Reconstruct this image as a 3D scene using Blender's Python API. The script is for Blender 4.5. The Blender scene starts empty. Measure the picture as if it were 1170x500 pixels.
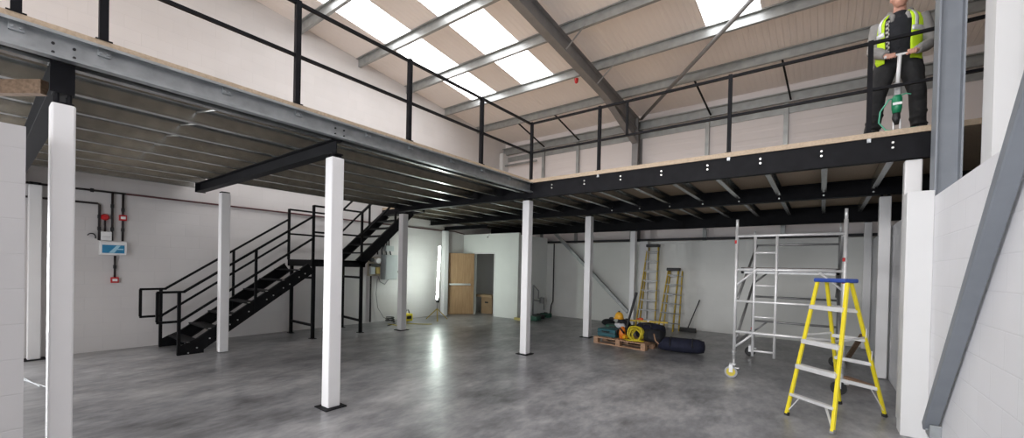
import bpy, math, random
from mathutils import Vector, Matrix
random.seed(7)
SC = bpy.context.scene
COL = SC.collection
V = Vector

# ------------------------------------------------------------------ materials
def new_mat(name):
    m = bpy.data.materials.new(name); m.use_nodes = True
    nt = m.node_tree; b = nt.nodes['Principled BSDF']
    return m, nt, b
def node(nt, t, **kw):
    n = nt.nodes.new(t)
    for k, v in kw.items():
        if k.startswith('i_'): n.inputs[k[2:].replace('_', ' ')].default_value = v
        else: setattr(n, k, v)
    return n
def ramp(nt, stops):
    r = nt.nodes.new('ShaderNodeValToRGB')
    e = r.color_ramp.elements
    while len(e) < len(stops): e.new(0.5)
    for i, (p, c) in enumerate(stops):
        e[i].position = p; e[i].color = (*c, 1) if len(c) == 3 else c
    return r
def mat(name, c, rough=.5, metal=0, var=.08, scale=6, bump=0, bscale=60, spec=.5):
    """plain procedural surface: base colour broken by noise, optional fine bump"""
    m, nt, b = new_mat(name)
    co = node(nt, 'ShaderNodeTexCoord')
    n = node(nt, 'ShaderNodeTexNoise'); n.inputs['Scale'].default_value = scale; n.inputs['Detail'].default_value = 5
    nt.links.new(co.outputs['Object'], n.inputs['Vector'])
    lo = tuple(x*(1-var) for x in c); hi = tuple(min(1, x*(1+var)) for x in c)
    r = ramp(nt, [(.3, lo), (.7, hi)])
    nt.links.new(n.outputs['Fac'], r.inputs['Fac']); nt.links.new(r.outputs['Color'], b.inputs['Base Color'])
    b.inputs['Roughness'].default_value = rough; b.inputs['Metallic'].default_value = metal
    b.inputs['Specular IOR Level'].default_value = spec
    if bump:
        n2 = node(nt, 'ShaderNodeTexNoise'); n2.inputs['Scale'].default_value = bscale
        nt.links.new(co.outputs['Object'], n2.inputs['Vector'])
        bp = node(nt, 'ShaderNodeBump'); bp.inputs['Strength'].default_value = bump; bp.inputs['Distance'].default_value = .01
        nt.links.new(n2.outputs['Fac'], bp.inputs['Height']); nt.links.new(bp.outputs['Normal'], b.inputs['Normal'])
    return m
def mat_block(name, axis, c=(.8, .8, .8), bw=.45, bh=.225, strength=.5, z0=0.0, joint=.86):
    """painted blockwork, courses horizontal; axis = world axis the wall runs along"""
    m, nt, b = new_mat(name)
    g = node(nt, 'ShaderNodeNewGeometry'); s = node(nt, 'ShaderNodeSeparateXYZ'); cb = node(nt, 'ShaderNodeCombineXYZ')
    ad = node(nt, 'ShaderNodeMath', operation='ADD'); ad.inputs[1].default_value = 20 + z0
    nt.links.new(g.outputs['Position'], s.inputs[0])
    nt.links.new(s.outputs[axis], cb.inputs[0]); nt.links.new(s.outputs['Z'], ad.inputs[0]); nt.links.new(ad.outputs[0], cb.inputs[1])
    br = node(nt, 'ShaderNodeTexBrick'); br.offset = .5
    br.inputs['Scale'].default_value = 1; br.inputs['Brick Width'].default_value = bw; br.inputs['Row Height'].default_value = bh
    br.inputs['Mortar Size'].default_value = .0055; br.inputs['Mortar Smooth'].default_value = .6
    br.inputs['Color1'].default_value = (*c, 1); br.inputs['Color2'].default_value = (*[x*.975 for x in c], 1)
    br.inputs['Mortar'].default_value = (*[x*joint for x in c], 1)
    nt.links.new(cb.outputs[0], br.inputs['Vector'])
    n = node(nt, 'ShaderNodeTexNoise'); n.inputs['Scale'].default_value = 1.3; n.inputs['Detail'].default_value = 6
    nt.links.new(g.outputs['Position'], n.inputs['Vector'])
    r = ramp(nt, [(.3, (.93, .93, .925)), (.75, (1, 1, 1))]); nt.links.new(n.outputs['Fac'], r.inputs['Fac'])
    mx = node(nt, 'ShaderNodeMixRGB', blend_type='MULTIPLY'); mx.inputs[0].default_value = 1
    nt.links.new(br.outputs['Color'], mx.inputs[1]); nt.links.new(r.outputs['Color'], mx.inputs[2])
    nt.links.new(mx.outputs[0], b.inputs['Base Color'])
    n2 = node(nt, 'ShaderNodeTexNoise'); n2.inputs['Scale'].default_value = 90
    nt.links.new(g.outputs['Position'], n2.inputs['Vector'])
    sub = node(nt, 'ShaderNodeMath', operation='MULTIPLY_ADD'); sub.inputs[1].default_value = -1
    ml = node(nt, 'ShaderNodeMath', operation='MULTIPLY'); ml.inputs[1].default_value = .12
    nt.links.new(n2.outputs['Fac'], ml.inputs[0]); nt.links.new(br.outputs['Fac'], sub.inputs[0]); nt.links.new(ml.outputs[0], sub.inputs[2])
    bp = node(nt, 'ShaderNodeBump'); bp.inputs['Strength'].default_value = strength; bp.inputs['Distance'].default_value = .006
    nt.links.new(sub.outputs[0], bp.inputs['Height']); nt.links.new(bp.outputs['Normal'], b.inputs['Normal'])
    b.inputs['Roughness'].default_value = .55
    return m
def mat_ribs(name, axis, c, pitch, dist=.01, rough=.45, var=.03, sharp=True):
    """profiled steel sheet: ribs repeat along a world axis"""
    m, nt, b = new_mat(name)
    g = node(nt, 'ShaderNodeNewGeometry'); s = node(nt, 'ShaderNodeSeparateXYZ')
    nt.links.new(g.outputs['Position'], s.inputs[0])
    a = node(nt, 'ShaderNodeMath', operation='MULTIPLY'); a.inputs[1].default_value = 2*math.pi/pitch
    nt.links.new(s.outputs[axis], a.inputs[0])
    si = node(nt, 'ShaderNodeMath', operation='SINE'); nt.links.new(a.outputs[0], si.inputs[0])
    mr = node(nt, 'ShaderNodeMapRange'); mr.interpolation_type = 'SMOOTHSTEP'
    mr.inputs['From Min'].default_value = .1 if sharp else -1; mr.inputs['From Max'].default_value = .7 if sharp else 1
    nt.links.new(si.outputs[0], mr.inputs['Value'])
    bp = node(nt, 'ShaderNodeBump'); bp.inputs['Strength'].default_value = .6; bp.inputs['Distance'].default_value = dist
    nt.links.new(mr.outputs[0], bp.inputs['Height']); nt.links.new(bp.outputs['Normal'], b.inputs['Normal'])
    n = node(nt, 'ShaderNodeTexNoise'); n.inputs['Scale'].default_value = .8
    nt.links.new(g.outputs['Position'], n.inputs['Vector'])
    r = ramp(nt, [(.3, tuple(x*(1-var) for x in c)), (.7, c)])
    nt.links.new(n.outputs['Fac'], r.inputs['Fac']); nt.links.new(r.outputs['Color'], b.inputs['Base Color'])
    b.inputs['Roughness'].default_value = rough
    return m
def mat_emit(name, c, s):
    m, nt, b = new_mat(name)
    b.inputs['Base Color'].default_value = (.8, .8, .8, 1)
    b.inputs['Emission Color'].default_value = (*c, 1); b.inputs['Emission Strength'].default_value = s
    n = node(nt, 'ShaderNodeTexNoise'); n.inputs['Scale'].default_value = 40
    co = node(nt, 'ShaderNodeTexCoord'); nt.links.new(co.outputs['Object'], n.inputs['Vector'])
    bp = node(nt, 'ShaderNodeBump'); bp.inputs['Strength'].default_value = .05
    nt.links.new(n.outputs['Fac'], bp.inputs['Height']); nt.links.new(bp.outputs['Normal'], b.inputs['Normal'])
    return m
def mat_floor():
    m, nt, b = new_mat('power_floated_concrete')
    g = node(nt, 'ShaderNodeNewGeometry')
    def nz(scale, det, dist=0, st=(1, 1, 1), rot=0):
        mp = node(nt, 'ShaderNodeMapping'); mp.inputs['Scale'].default_value = st; mp.inputs['Rotation'].default_value = (0, 0, rot)
        nt.links.new(g.outputs['Position'], mp.inputs['Vector'])
        n = node(nt, 'ShaderNodeTexNoise'); n.inputs['Scale'].default_value = scale; n.inputs['Detail'].default_value = det
        n.inputs['Roughness'].default_value = .62; n.inputs['Distortion'].default_value = dist
        nt.links.new(mp.outputs[0], n.inputs['Vector']); return n
    a = nz(.55, 4); c = nz(2.4, 6, 0, (1, .6, 1), .5); d = nz(13, 5, 0, (1, .45, 1), .9)
    def mul(n, k, add=None):
        q = node(nt, 'ShaderNodeMath', operation='MULTIPLY_ADD'); q.inputs[1].default_value = k
        nt.links.new(n.outputs['Fac'], q.inputs[0])
        if add: nt.links.new(add.outputs[0], q.inputs[2])
        else: q.inputs[2].default_value = 0
        return q
    t = mul(d, .45, mul(c, .9, mul(a, .9)))
    r1 = ramp(nt, [(.0, (.075, .075, .08)), (.5, (.25, .25, .26)), (1.0, (.46, .455, .455))])
    mr = node(nt, 'ShaderNodeMapRange'); mr.inputs['From Min'].default_value = .82; mr.inputs['From Max'].default_value = 1.43
    nt.links.new(t.outputs[0], mr.inputs['Value']); nt.links.new(mr.outputs[0], r1.inputs['Fac'])
    nt.links.new(r1.outputs[0], b.inputs['Base Color'])
    rr = node(nt, 'ShaderNodeMapRange'); rr.inputs['From Min'].default_value = .25; rr.inputs['From Max'].default_value = .75
    rr.inputs['To Min'].default_value = .27; rr.inputs['To Max'].default_value = .40
    nt.links.new(a.outputs['Fac'], rr.inputs['Value']); nt.links.new(rr.outputs[0], b.inputs['Roughness'])
    b.inputs['Specular IOR Level'].default_value = .5
    return m
def mat_wood(name, c1, c2, st=(1, 12, 12), scale=3, rough=.6):
    m, nt, b = new_mat(name)
    co = node(nt, 'ShaderNodeTexCoord'); mp = node(nt, 'ShaderNodeMapping'); mp.inputs['Scale'].default_value = st
    nt.links.new(co.outputs['Object'], mp.inputs['Vector'])
    n = node(nt, 'ShaderNodeTexNoise'); n.inputs['Scale'].default_value = scale; n.inputs['Detail'].default_value = 8; n.inputs['Distortion'].default_value = .4
    nt.links.new(mp.outputs[0], n.inputs['Vector'])
    r = ramp(nt, [(.3, c1), (.7, c2)]); nt.links.new(n.outputs['Fac'], r.inputs['Fac'])
    nt.links.new(r.outputs[0], b.inputs['Base Color']); b.inputs['Roughness'].default_value = rough
    bp = node(nt, 'ShaderNodeBump'); bp.inputs['Strength'].default_value = .2; bp.inputs['Distance'].default_value = .004
    nt.links.new(n.outputs['Fac'], bp.inputs['Height']); nt.links.new(bp.outputs['Normal'], b.inputs['Normal'])
    return m
def mat_check(name, c1, c2, scale):
    m, nt, b = new_mat(name)
    co = node(nt, 'ShaderNodeTexCoord'); ch = node(nt, 'ShaderNodeTexChecker'); ch.inputs['Scale'].default_value = scale
    ch.inputs['Color1'].default_value = (*c1, 1); ch.inputs['Color2'].default_value = (*c2, 1)
    nt.links.new(co.outputs['Object'], ch.inputs['Vector']); nt.links.new(ch.outputs[0], b.inputs['Base Color'])
    b.inputs['Roughness'].default_value = .9
    return m

FLOOR = mat_floor()
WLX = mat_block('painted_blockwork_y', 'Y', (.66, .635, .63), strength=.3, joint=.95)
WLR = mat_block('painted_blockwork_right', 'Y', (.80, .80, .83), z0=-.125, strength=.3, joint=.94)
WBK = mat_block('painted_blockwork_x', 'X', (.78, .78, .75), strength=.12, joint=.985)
WPL = mat('white_plaster', (.70, .70, .70), .6, var=.02, scale=2)
WPX = mat('white_painted_steel', (.82, .81, .81), .35, var=.02, scale=3)
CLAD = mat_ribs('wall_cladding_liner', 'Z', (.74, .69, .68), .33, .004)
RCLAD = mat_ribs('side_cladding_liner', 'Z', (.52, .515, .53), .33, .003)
ROOF = mat_ribs('roof_liner_sheet', 'X', (.93, .865, .83), .115, .010, var=.015)
SKY = mat_emit('translucent_rooflight', (.98, .985, 1.0), 4.2)
TUBE = mat_emit('fluorescent_tube', (.88, 1, .92), 40)
GALV = mat('galvanised_steel', (.40, .42, .43), .38, .75, .16, 9)
GALVD = mat('galvanised_joist_steel', (.50, .51, .50), .27, .95, .14, 9)
GALVR = mat('galvanised_purlin_steel', (.34, .35, .345), .42, .5, .14, 6)
GREY = mat('grey_primer_steel', (.235, .255, .285), .5, .1, .06, 5)
RAFT = mat('grey_rafter_steel', (.22, .215, .215), .5, .15, .08, 5)
BLACK = mat('black_painted_steel', (.009, .009, .011), .55, .0, .25, 8, spec=.12)
BLACKM = mat('matt_black_stair_steel', (.008, .008, .009), .55, .0, .25, 8, spec=.12)
PIPE = mat('black_conduit', (.02, .014, .015), .45)
RPIPE = mat('dark_red_conduit', (.085, .022, .024), .45)
ZINC = mat('zinc_bolt', (.62, .62, .60), .3, .9)
OSB = mat_wood('chipboard_deck', (.42, .32, .22), (.55, .43, .31), (6, 6, 6), 8)
TIMB = mat_wood('rough_timber', (.16, .10, .06), (.30, .20, .13), (14, 2, 14), 3)
PALW = mat_wood('pallet_timber', (.30, .17, .10), (.46, .28, .17), (2, 12, 12), 3)
OAK = mat_wood('oak_veneer', (.40, .24, .12), (.52, .34, .19), (14, 14, 1.2), 2, .45)
CARD = mat('cardboard', (.36, .24, .14), .85, 0, .08)
YEL = mat('yellow_fibreglass', (.80, .66, .02), .4, 0, .05)
YELD = mat('old_yellow_fibreglass', (.52, .36, .03), .5, 0, .12)
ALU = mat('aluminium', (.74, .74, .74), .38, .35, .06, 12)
ALUD = mat('dull_and_shaded_aluminium', (.34, .34, .34), .45, .6, .1, 12)  # dull parts, and the shaded copy of aluminium for the far scaffold frame
BLUE = mat('blue_plastic', (.02, .06, .30), .45)
NAVY = mat('navy_canvas', (.010, .012, .030), .85, 0, .3, 14, .5, 40)
BLK = mat('black_plastic', (.012, .012, .013), .5)
BLKC = mat('black_cloth', (.013, .014, .018), .85, 0, .3, 8, .5, 25)
TROU = mat('dark_work_trouser_cloth', (.016, .016, .017), .85, 0, .35, 7, .5, 25)
TEAL = mat('teal_plastic', (.01, .085, .105), .5)
GRN = mat('green_plastic', (.01, .22, .10), .4)
LGRN = mat('pale_green_hose', (.10, .42, .28), .5)
DGRN = mat('dark_green_plastic', (.02, .09, .06), .5)
ORG = mat('orange_plastic', (.75, .20, .02), .45)
AMB = mat('amber_plastic', (.75, .38, .02), .45)
YHOSE = mat('yellow_hose', (.60, .48, .02), .45)
RED = mat('red_plastic', (.50, .012, .015), .4)
WHT = mat('white_plastic', (.80, .80, .80), .4, 0, .02)
LGREY = mat('light_grey_cabinet', (.46, .49, .50), .45, 0, .04)
CREAM = mat('cream_meter_board', (.45, .40, .30), .6)
HIV = mat('hi_vis_fabric', (.62, .90, .02), .7, 0, .06, 12, .3, 30)
REFL = mat('reflective_tape', (.68, .69, .70), .35, .2, .05)
HOOD = mat('grey_jersey', (.27, .26, .25), .9, 0, .12, 9, .5, 30)
CHK = mat_check('checked_shirt_cloth', (.5, .48, .45), (.06, .05, .05), 40)
SKIN = mat('skin', (.58, .30, .22), .5, 0, .08, 12)
HAIR = mat('brown_hair', (.06, .035, .02), .7, 0, .2, 30)
RUB = mat('dark_rubber', (.03, .03, .03), .8)
DUST = mat('sheet_edge_dark', (.05, .05, .055), .7)
LBLUE = mat('pale_blue_print', (.35, .62, .75), .5)
CYAN = mat('cyan_print', (.02, .22, .42), .5)
TAN = mat('tan_dust_pile', (.36, .27, .17), .9, 0, .2, 20)
YLW = mat('yellow_castor', (.62, .50, .05), .5)

# ------------------------------------------------------------------ mesh builder
class MB:
    def __init__(s): s.v = []; s.f = []; s.m = []; s.cur = 0
    def add(s, vs, fs):
        o = len(s.v); s.v += [V(p) for p in vs]; s.f += [tuple(i+o for i in f) for f in fs]; s.m += [s.cur]*len(fs); return s
    def box(s, a, b):
        x0, y0, z0 = [min(p, q) for p, q in zip(a, b)]; x1, y1, z1 = [max(p, q) for p, q in zip(a, b)]
        return s.add([(x0,y0,z0),(x1,y0,z0),(x1,y1,z0),(x0,y1,z0),(x0,y0,z1),(x1,y0,z1),(x1,y1,z1),(x0,y1,z1)],
                     [(0,3,2,1),(4,5,6,7),(0,1,5,4),(1,2,6,5),(2,3,7,6),(3,0,4,7)])
    def sweep(s, prof, p, q, up=(0, 0, 1)):
        p = V(p); q = V(q); d = (q-p).normalized(); up = V(up)
        if abs(d.dot(up)) > .99: up = V((0, 1, 0)) if abs(d.y) < .9 else V((1, 0, 0))
        sd = d.cross(up).normalized(); u = sd.cross(d).normalized(); n = len(prof)
        vs = [e + sd*a + u*b for e in (p, q) for a, b in prof]
        ar = sum(prof[i][0]*prof[(i+1) % n][1]-prof[(i+1) % n][0]*prof[i][1] for i in range(n))
        fs = [(i, (i+1) % n, n+(i+1) % n, n+i) for i in range(n)] + [tuple(range(n-1, -1, -1)), tuple(range(n, 2*n))]
        if ar > 0: pass
        else: fs = [tuple(reversed(f)) for f in fs]
        return s.add(vs, fs)
    def bar(s, p, q, w, h=None, up=(0, 0, 1)):
        h = h or w
        return s.sweep([(-w/2,-h/2),(w/2,-h/2),(w/2,h/2),(-w/2,h/2)], p, q, up)
    def tube(s, p, q, r, n=10, r2=None):
        p = V(p); q = V(q); d = (q-p).normalized(); r2 = r if r2 is None else r2
        up = V((0,0,1)) if abs(d.z) < .9 else V((1,0,0))
        a = d.cross(up).normalized(); b = a.cross(d)
        vs = []
        for e, rr in ((p, r), (q, r2)):
            for i in range(n):
                t = 2*math.pi*i/n; vs.append(e + a*math.cos(t)*rr + b*math.sin(t)*rr)
        fs = [(i, n+i, n+(i+1) % n, (i+1) % n) for i in range(n)] + [tuple(range(n)), tuple(range(2*n-1, n-1, -1))]
        return s.add(vs, fs)
    def path(s, pts, r, n=8, closed=False):
        pts = [V(p) for p in pts]; N = len(pts); rs = r if isinstance(r, (list, tuple)) else [r]*N
        vs = []; prev = None
        for k, p in enumerate(pts):
            if closed: d = pts[(k+1) % N]-pts[k-1]
            else: d = pts[min(k+1, N-1)]-pts[max(k-1, 0)]
            d.normalize()
            if prev is None:
                up = V((0,0,1)) if abs(d.z) < .9 else V((1,0,0)); a = d.cross(up).normalized()
            else:
                a = prev - d*prev.dot(d)
                a = a.normalized() if a.length > 1e-5 else d.orthogonal().normalized()
            prev = a; b = a.cross(d)
            for i in range(n):
                t = 2*math.pi*i/n; vs.append(p + a*math.cos(t)*rs[k] + b*math.sin(t)*rs[k])
        fs = []
        for k in range(N if closed else N-1):
            o = k*n; o2 = ((k+1) % N)*n
            fs += [(o+i, o2+i, o2+(i+1) % n, o+(i+1) % n) for i in range(n)]
        if not closed: fs += [tuple(range(n)), tuple(range(N*n-1, (N-1)*n-1, -1))]
        return s.add(vs, fs)
    def loft(s, rings):
        """rings: (centre, half axis vector a, half axis vector b); closed elliptical tube"""
        n = 16; vs = []
        for c, a, b in rings:
            c = V(c); a = V(a); b = V(b)
            for i in range(n):
                t = 2*math.pi*i/n; vs.append(c + a*math.cos(t) + b*math.sin(t))
        N = len(rings)
        fs = [(k*n+i, k*n+(i+1) % n, (k+1)*n+(i+1) % n, (k+1)*n+i) for k in range(N-1) for i in range(n)]
        fs += [tuple(range(n-1, -1, -1)), tuple(range((N-1)*n, N*n))]
        return s.add(vs, fs)
    def ball(s, c, r, n=12, m=8):
        c = V(c); r = V(r) if not isinstance(r, (int, float)) else V((r, r, r)); vs = [c+V((0,0,r.z))]
        for j in range(1, m):
            ph = math.pi*j/m
            for i in range(n):
                t = 2*math.pi*i/n; vs.append(c+V((r.x*math.sin(ph)*math.cos(t), r.y*math.sin(ph)*math.sin(t), r.z*math.cos(ph))))
        vs.append(c-V((0,0,r.z))); fs = []
        for i in range(n): fs.append((0, 1+i, 1+(i+1) % n)); fs.append((len(vs)-1, 1+(m-2)*n+(i+1) % n, 1+(m-2)*n+i))
        for j in range(m-2):
            for i in range(n): fs.append((1+j*n+i, 1+(j+1)*n+i, 1+(j+1)*n+(i+1) % n, 1+j*n+(i+1) % n))
        return s.add(vs, fs)
    def build(s, name, mats, parent=None, smooth=False, bevel=0, voxel=0, sub=0):
        off = V((0,0,0))
        if parent is not None:
            p = parent
            while p is not None: off = off + V(p.location) if p.rotation_euler.z == 0 else off; p = p.parent
        me = bpy.data.meshes.new(name)
        me.from_pydata([tuple(v-off) for v in s.v] if parent is None or not parent.get('_local') else [tuple(v) for v in s.v], [], s.f)
        if not isinstance(mats, (list, tuple)): mats = [mats]
        for m in mats: me.materials.append(m)
        if len(mats) > 1: me.polygons.foreach_set('material_index', s.m)
        me.polygons.foreach_set('use_smooth', [bool(smooth)]*len(me.polygons))
        me.validate(); me.update()
        o = bpy.data.objects.new(name, me); COL.objects.link(o)
        if parent is not None: o.parent = parent
        if voxel:
            r = o.modifiers.new('remesh', 'REMESH'); r.mode = 'VOXEL'; r.voxel_size = voxel; r.use_smooth_shade = True
            c = o.modifiers.new('smooth', 'SMOOTH'); c.factor = .5; c.iterations = 6
        if bevel:
            b = o.modifiers.new('bevel', 'BEVEL'); b.width = bevel; b.segments = 2; b.limit_method = 'ANGLE'
        if sub:
            u = o.modifiers.new('sub', 'SUBSURF'); u.levels = sub; u.render_levels = sub
        return o

def thing(name, label, cat, loc=(0, 0, 0), group=None):
    o = bpy.data.objects.new(name, None); COL.objects.link(o); o.empty_display_size = .1
    o.location = loc; o['label'] = label; o['category'] = cat
    if group: o['group'] = group
    return o
def tag(o, label, cat, group=None, kind=None):
    if label: o['label'] = label
    if cat: o['category'] = cat
    if group: o['group'] = group
    if kind: o['kind'] = kind
    return o
def struct(o, label=None):
    o['kind'] = 'structure'
    if label: o['label'] = label
    return o
def centred(mb, name, mats, label, cat, group=None, **kw):
    """a one-mesh thing whose origin sits at the foot of its own bounds"""
    lo = V([min(v[i] for v in mb.v) for i in range(3)]); hi = V([max(v[i] for v in mb.v) for i in range(3)])
    org = V(((lo.x+hi.x)/2, (lo.y+hi.y)/2, lo.z))
    mb.v = [v-org for v in mb.v]
    o = mb.build(name, mats, None, **kw); o.location = org
    return tag(o, label, cat, group)
def B(*a): return MB().box(*a)

def prof_H(w, h, tf, tw):   # flanges horizontal in profile space
    w /= 2; h /= 2; t = tw/2
    return [(-w,-h),(w,-h),(w,-h+tf),(t,-h+tf),(t,h-tf),(w,h-tf),(w,h),(-w,h),(-w,h-tf),(-t,h-tf),(-t,-h+tf),(-w,-h+tf)]
def prof_C(w, h, t, lip, sgn=1):   # web at a=0, flanges to +a, lips
    p = [(0,0),(w,0),(w,lip),(w-t,lip),(w-t,t),(t,t),(t,h-t),(w-t,h-t),(w-t,h-lip),(w,h-lip),(w,h),(0,h)]
    return p if sgn > 0 else [(-a,b) for a, b in reversed(p)]
def prof_Z(w, h, t, lip):
    return [(-w,0),(t,0),(t,h-t),(w,h-t),(w,h-lip),(w+t,h-lip),(w+t,h),(0,h),(0,t),(-w+t,t),(-w+t,lip),(-w,lip)]

ORD = ['first', 'second', 'third', 'fourth', 'fifth', 'sixth', 'seventh', 'eighth', 'ninth', 'tenth', 'eleventh', 'twelfth',
       'thirteenth', 'fourteenth', 'fifteenth', 'sixteenth', 'seventeenth', 'eighteenth', 'nineteenth', 'twentieth']

# ================================================================== THE SETTING
XL, XR, YB, YU = -9.85, .85, 11.85, 12.40
struct(B((-10.2, -8.2, -.15), (4.2, 12.8, 0)).build('floor', FLOOR), 'power floated grey concrete floor')
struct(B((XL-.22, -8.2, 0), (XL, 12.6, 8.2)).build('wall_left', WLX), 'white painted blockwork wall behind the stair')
struct(B((XL, YB, 0), (1.05, YB+.2, 2.43)).build('wall_back', WBK), 'low white blockwork wall under the mezzanine')
struct(B((XL, YU, 0), (4.0, YU+.15, 6.6)).build('wall_back_cladding', CLAD), 'pale liner cladding above the back blockwork')
w = B((XR, -8.0, 0), (XR+.2, YB, 2.36)).build('wall_right', WLR); struct(w, 'white painted blockwork wall on the right')
p = MB().box((.655, 5.59, 0), (XR, 5.83, 2.42)).build('trim_1', [WPL], bevel=.006); struct(p, 'white block pier projecting from the right wall')
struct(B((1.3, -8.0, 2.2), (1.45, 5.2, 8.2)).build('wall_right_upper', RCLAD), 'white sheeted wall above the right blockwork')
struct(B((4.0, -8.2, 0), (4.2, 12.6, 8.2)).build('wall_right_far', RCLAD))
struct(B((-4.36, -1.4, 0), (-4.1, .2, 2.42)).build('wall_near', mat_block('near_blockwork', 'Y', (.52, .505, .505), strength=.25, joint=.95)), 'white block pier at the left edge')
# front wall with a tall loading door opening
fw = MB(); fw.box((XL, -8.2, 0), (-3.6, -8.0, 8.2)).box((1.0, -8.2, 0), (4.0, -8.0, 8.2)).box((-3.6, -8.2, 4.6), (1.0, -8.0, 8.2))
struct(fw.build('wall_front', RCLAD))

def zp(y): return 6.2 + .1*(YB-y)            # underside of purlins
def zs(y): return zp(y) + .20                # liner sheet
SKX = [(-8.62, -7.66), (-6.74, -5.73), (-2.03, -1.05)]
SKE = 9.25
SKS = (3.8, 2.6, .2)  # rooflights start short, out of view, to hold back light on the walls
def roof_quad(mb, x0, x1, y0, y1, t=.05):
    a, b = zs(y0), zs(y1)
    mb.add([(x0,y0,a),(x1,y0,a),(x1,y1,b),(x0,y1,b),(x0,y0,a+t),(x1,y0,a+t),(x1,y1,b+t),(x0,y1,b+t)],
           [(0,3,2,1),(4,5,6,7),(0,1,5,4),(1,2,6,5),(2,3,7,6),(3,0,4,7)])
rf = MB(); xs = [XL-.2] + [x for p in SKX for x in p] + [4.2]
for i in range(0, len(xs), 2): roof_quad(rf, xs[i], xs[i+1], -8.2, SKE)
roof_quad(rf, XL-.2, 4.2, SKE, 12.6)
for (a, b), y_ in zip(SKX, SKS): roof_quad(rf, a, b, -8.2, y_)
struct(rf.build('ceiling', ROOF), 'ribbed pinkish white roof liner')
for i, (a, b) in enumerate(SKX):
    q = MB(); roof_quad(q, a, b, SKS[i], SKE, .03)
    struct(q.build('window_%d' % (i+1), SKY), ['rooflight strip nearest the left gable', 'second rooflight strip from the left gable', 'rooflight strip right of the portal rafter'][i])

# ------------------------------------------------------------------ roof steel
ys = [3.0-1.55, 3.0, 4.55, 6.1, 7.65, 9.2, 10.75]
names = ['mostly above the frame', 'nearest the camera, ending above the left rail', 'crossing the long rooflights high up', 'crossing the middle of the two long rooflights',
         'crossing the lower half of the two long rooflights', 'at the lower ends of the rooflights', 'between the rooflights and the eaves']
for y, nm in zip(ys, names):
    q = MB(); q.sweep(prof_Z(.065, .2, .006, .02), (XL+.005, y, zp(y)), (3.98, y, zp(y)))
    centred(q, 'purlin', GALVR, 'galvanised steel purlin %s' % nm, 'purlin', 'roof purlins')
e = MB(); e.sweep(prof_C(.09, .26, .006, .03, 1), (XL+.005, 12.3, 5.86), (3.98, 12.3, 5.86))
e.box((XL+.005, 12.36, 5.62), (3.98, 12.39, 5.80))
centred(e, 'eaves_beam', GALVR, 'galvanised eaves beam along the top of the back wall', 'beam')
r = thing('portal_frame', 'grey steel portal rafter and column standing at the back wall', 'steel frame', (-4.57, 12.18, 0))
XP = -4.57
q = MB(); q.sweep(prof_H(.18, .40, .014, .01), (XP, 12.2, 0), (XP, 12.2, 6.15), up=(0, 1, 0)); q.build('column', RAFT, r)
q = MB(); q.sweep(prof_H(.18, .36, .014, .01), (XP, 12.2, zp(12.2)-.19), (XP, -8.0, zp(-8.0)-.19)); q.build('rafter', RAFT, r)
q = MB()   # haunch: wedge below the rafter
y0, y1 = 12.0, 9.9; zt0, zt1 = zp(y0)-.36, zp(y1)-.36
q.add([(XP-.006,y0,zt0),(XP-.006,y1,zt1),(XP-.006,y0,zt0-.42),(XP+.006,y0,zt0),(XP+.006,y1,zt1),(XP+.006,y0,zt0-.42)], [(0,1,2),(5,4,3),(0,3,4,1),(1,4,5,2),(2,5,3,0)])
q.sweep([(-.09,-.007),(.09,-.007),(.09,.007),(-.09,.007)], (XP, y0, zt0-.42), (XP, y1, zt1-.01)); q.build('haunch', RAFT, r)
for y in (7.65, 9.2):
    q = MB().bar((XP+.09, y, zp(y)-.33), (XP+.55, y, zp(y)+.05), .04, .008); q.build('rafter_stay', GALV, r)
q = MB(); q.tube((-4.40, 12.05, 6.12), (-.55, 7.80, 6.56), .045, 12)
q2 = centred(q, 'roof_brace', RAFT, 'grey tubular brace rising diagonally from the portal knee under the roof', 'brace')
for p_ in q2.data.polygons: p_.use_smooth = True
# rail posts on the cladding, horizontal sheeting rails, struts
for x, nm in ((-8.0, 'nearest the left corner'), (-6.62, 'just left of the portal column'), (-2.58, 'right of the portal column'), (-.76, 'farthest to the right')):
    q = MB(); q.sweep(prof_C(.10, .06, .004, .015, 1), (x, 12.30, 0), (x, 12.30, 5.86), up=(0, 1, 0))
    centred(q, 'cladding_post', GALVR, 'galvanised post against the back cladding, %s' % nm, 'post', 'posts on the back cladding')
    s = MB().bar((x+.05, 12.28, 5.88), (x-.05, 10.78, zp(10.78)+.02), .035, .035)
    centred(s, 'eaves_strut', BLACKM, 'thin dark strut from purlin to the post %s' % nm, 'strut', 'eaves struts')
q = MB().sweep(prof_C(.07, .06, .004, .015, 1), (XL+.01, 12.14, 2.47), (3.98, 12.14, 2.47))
centred(q, 'sheeting_rail', DUST, 'dark rail running just above the back blockwork', 'rail')
q = MB().tube((XL+.02, 12.2, 5.45), (-8.25, 12.2, 5.45), .035)
centred(q, 'corner_tie', GALVR, 'short grey tie at the far left roof corner', 'tie')
q = MB().box((XL+.002, 12.05, 3.2), (XL+.16, 12.39, 5.9))
struct(q.build('trim_2', WPL))
sd = thing('beacon', 'small red sounder hanging under a purlin left of the rafter', 'alarm', (-5.02, 9.12, 6.36))
MB().tube((-5.02, 9.12, 6.36), (-5.02, 9.12, 6.31), .05, 14).build('base', RED, sd, smooth=False)
MB().ball((-5.02, 9.12, 6.29), (.045, .045, .05)).build('dome', RED, sd, smooth=True)

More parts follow.
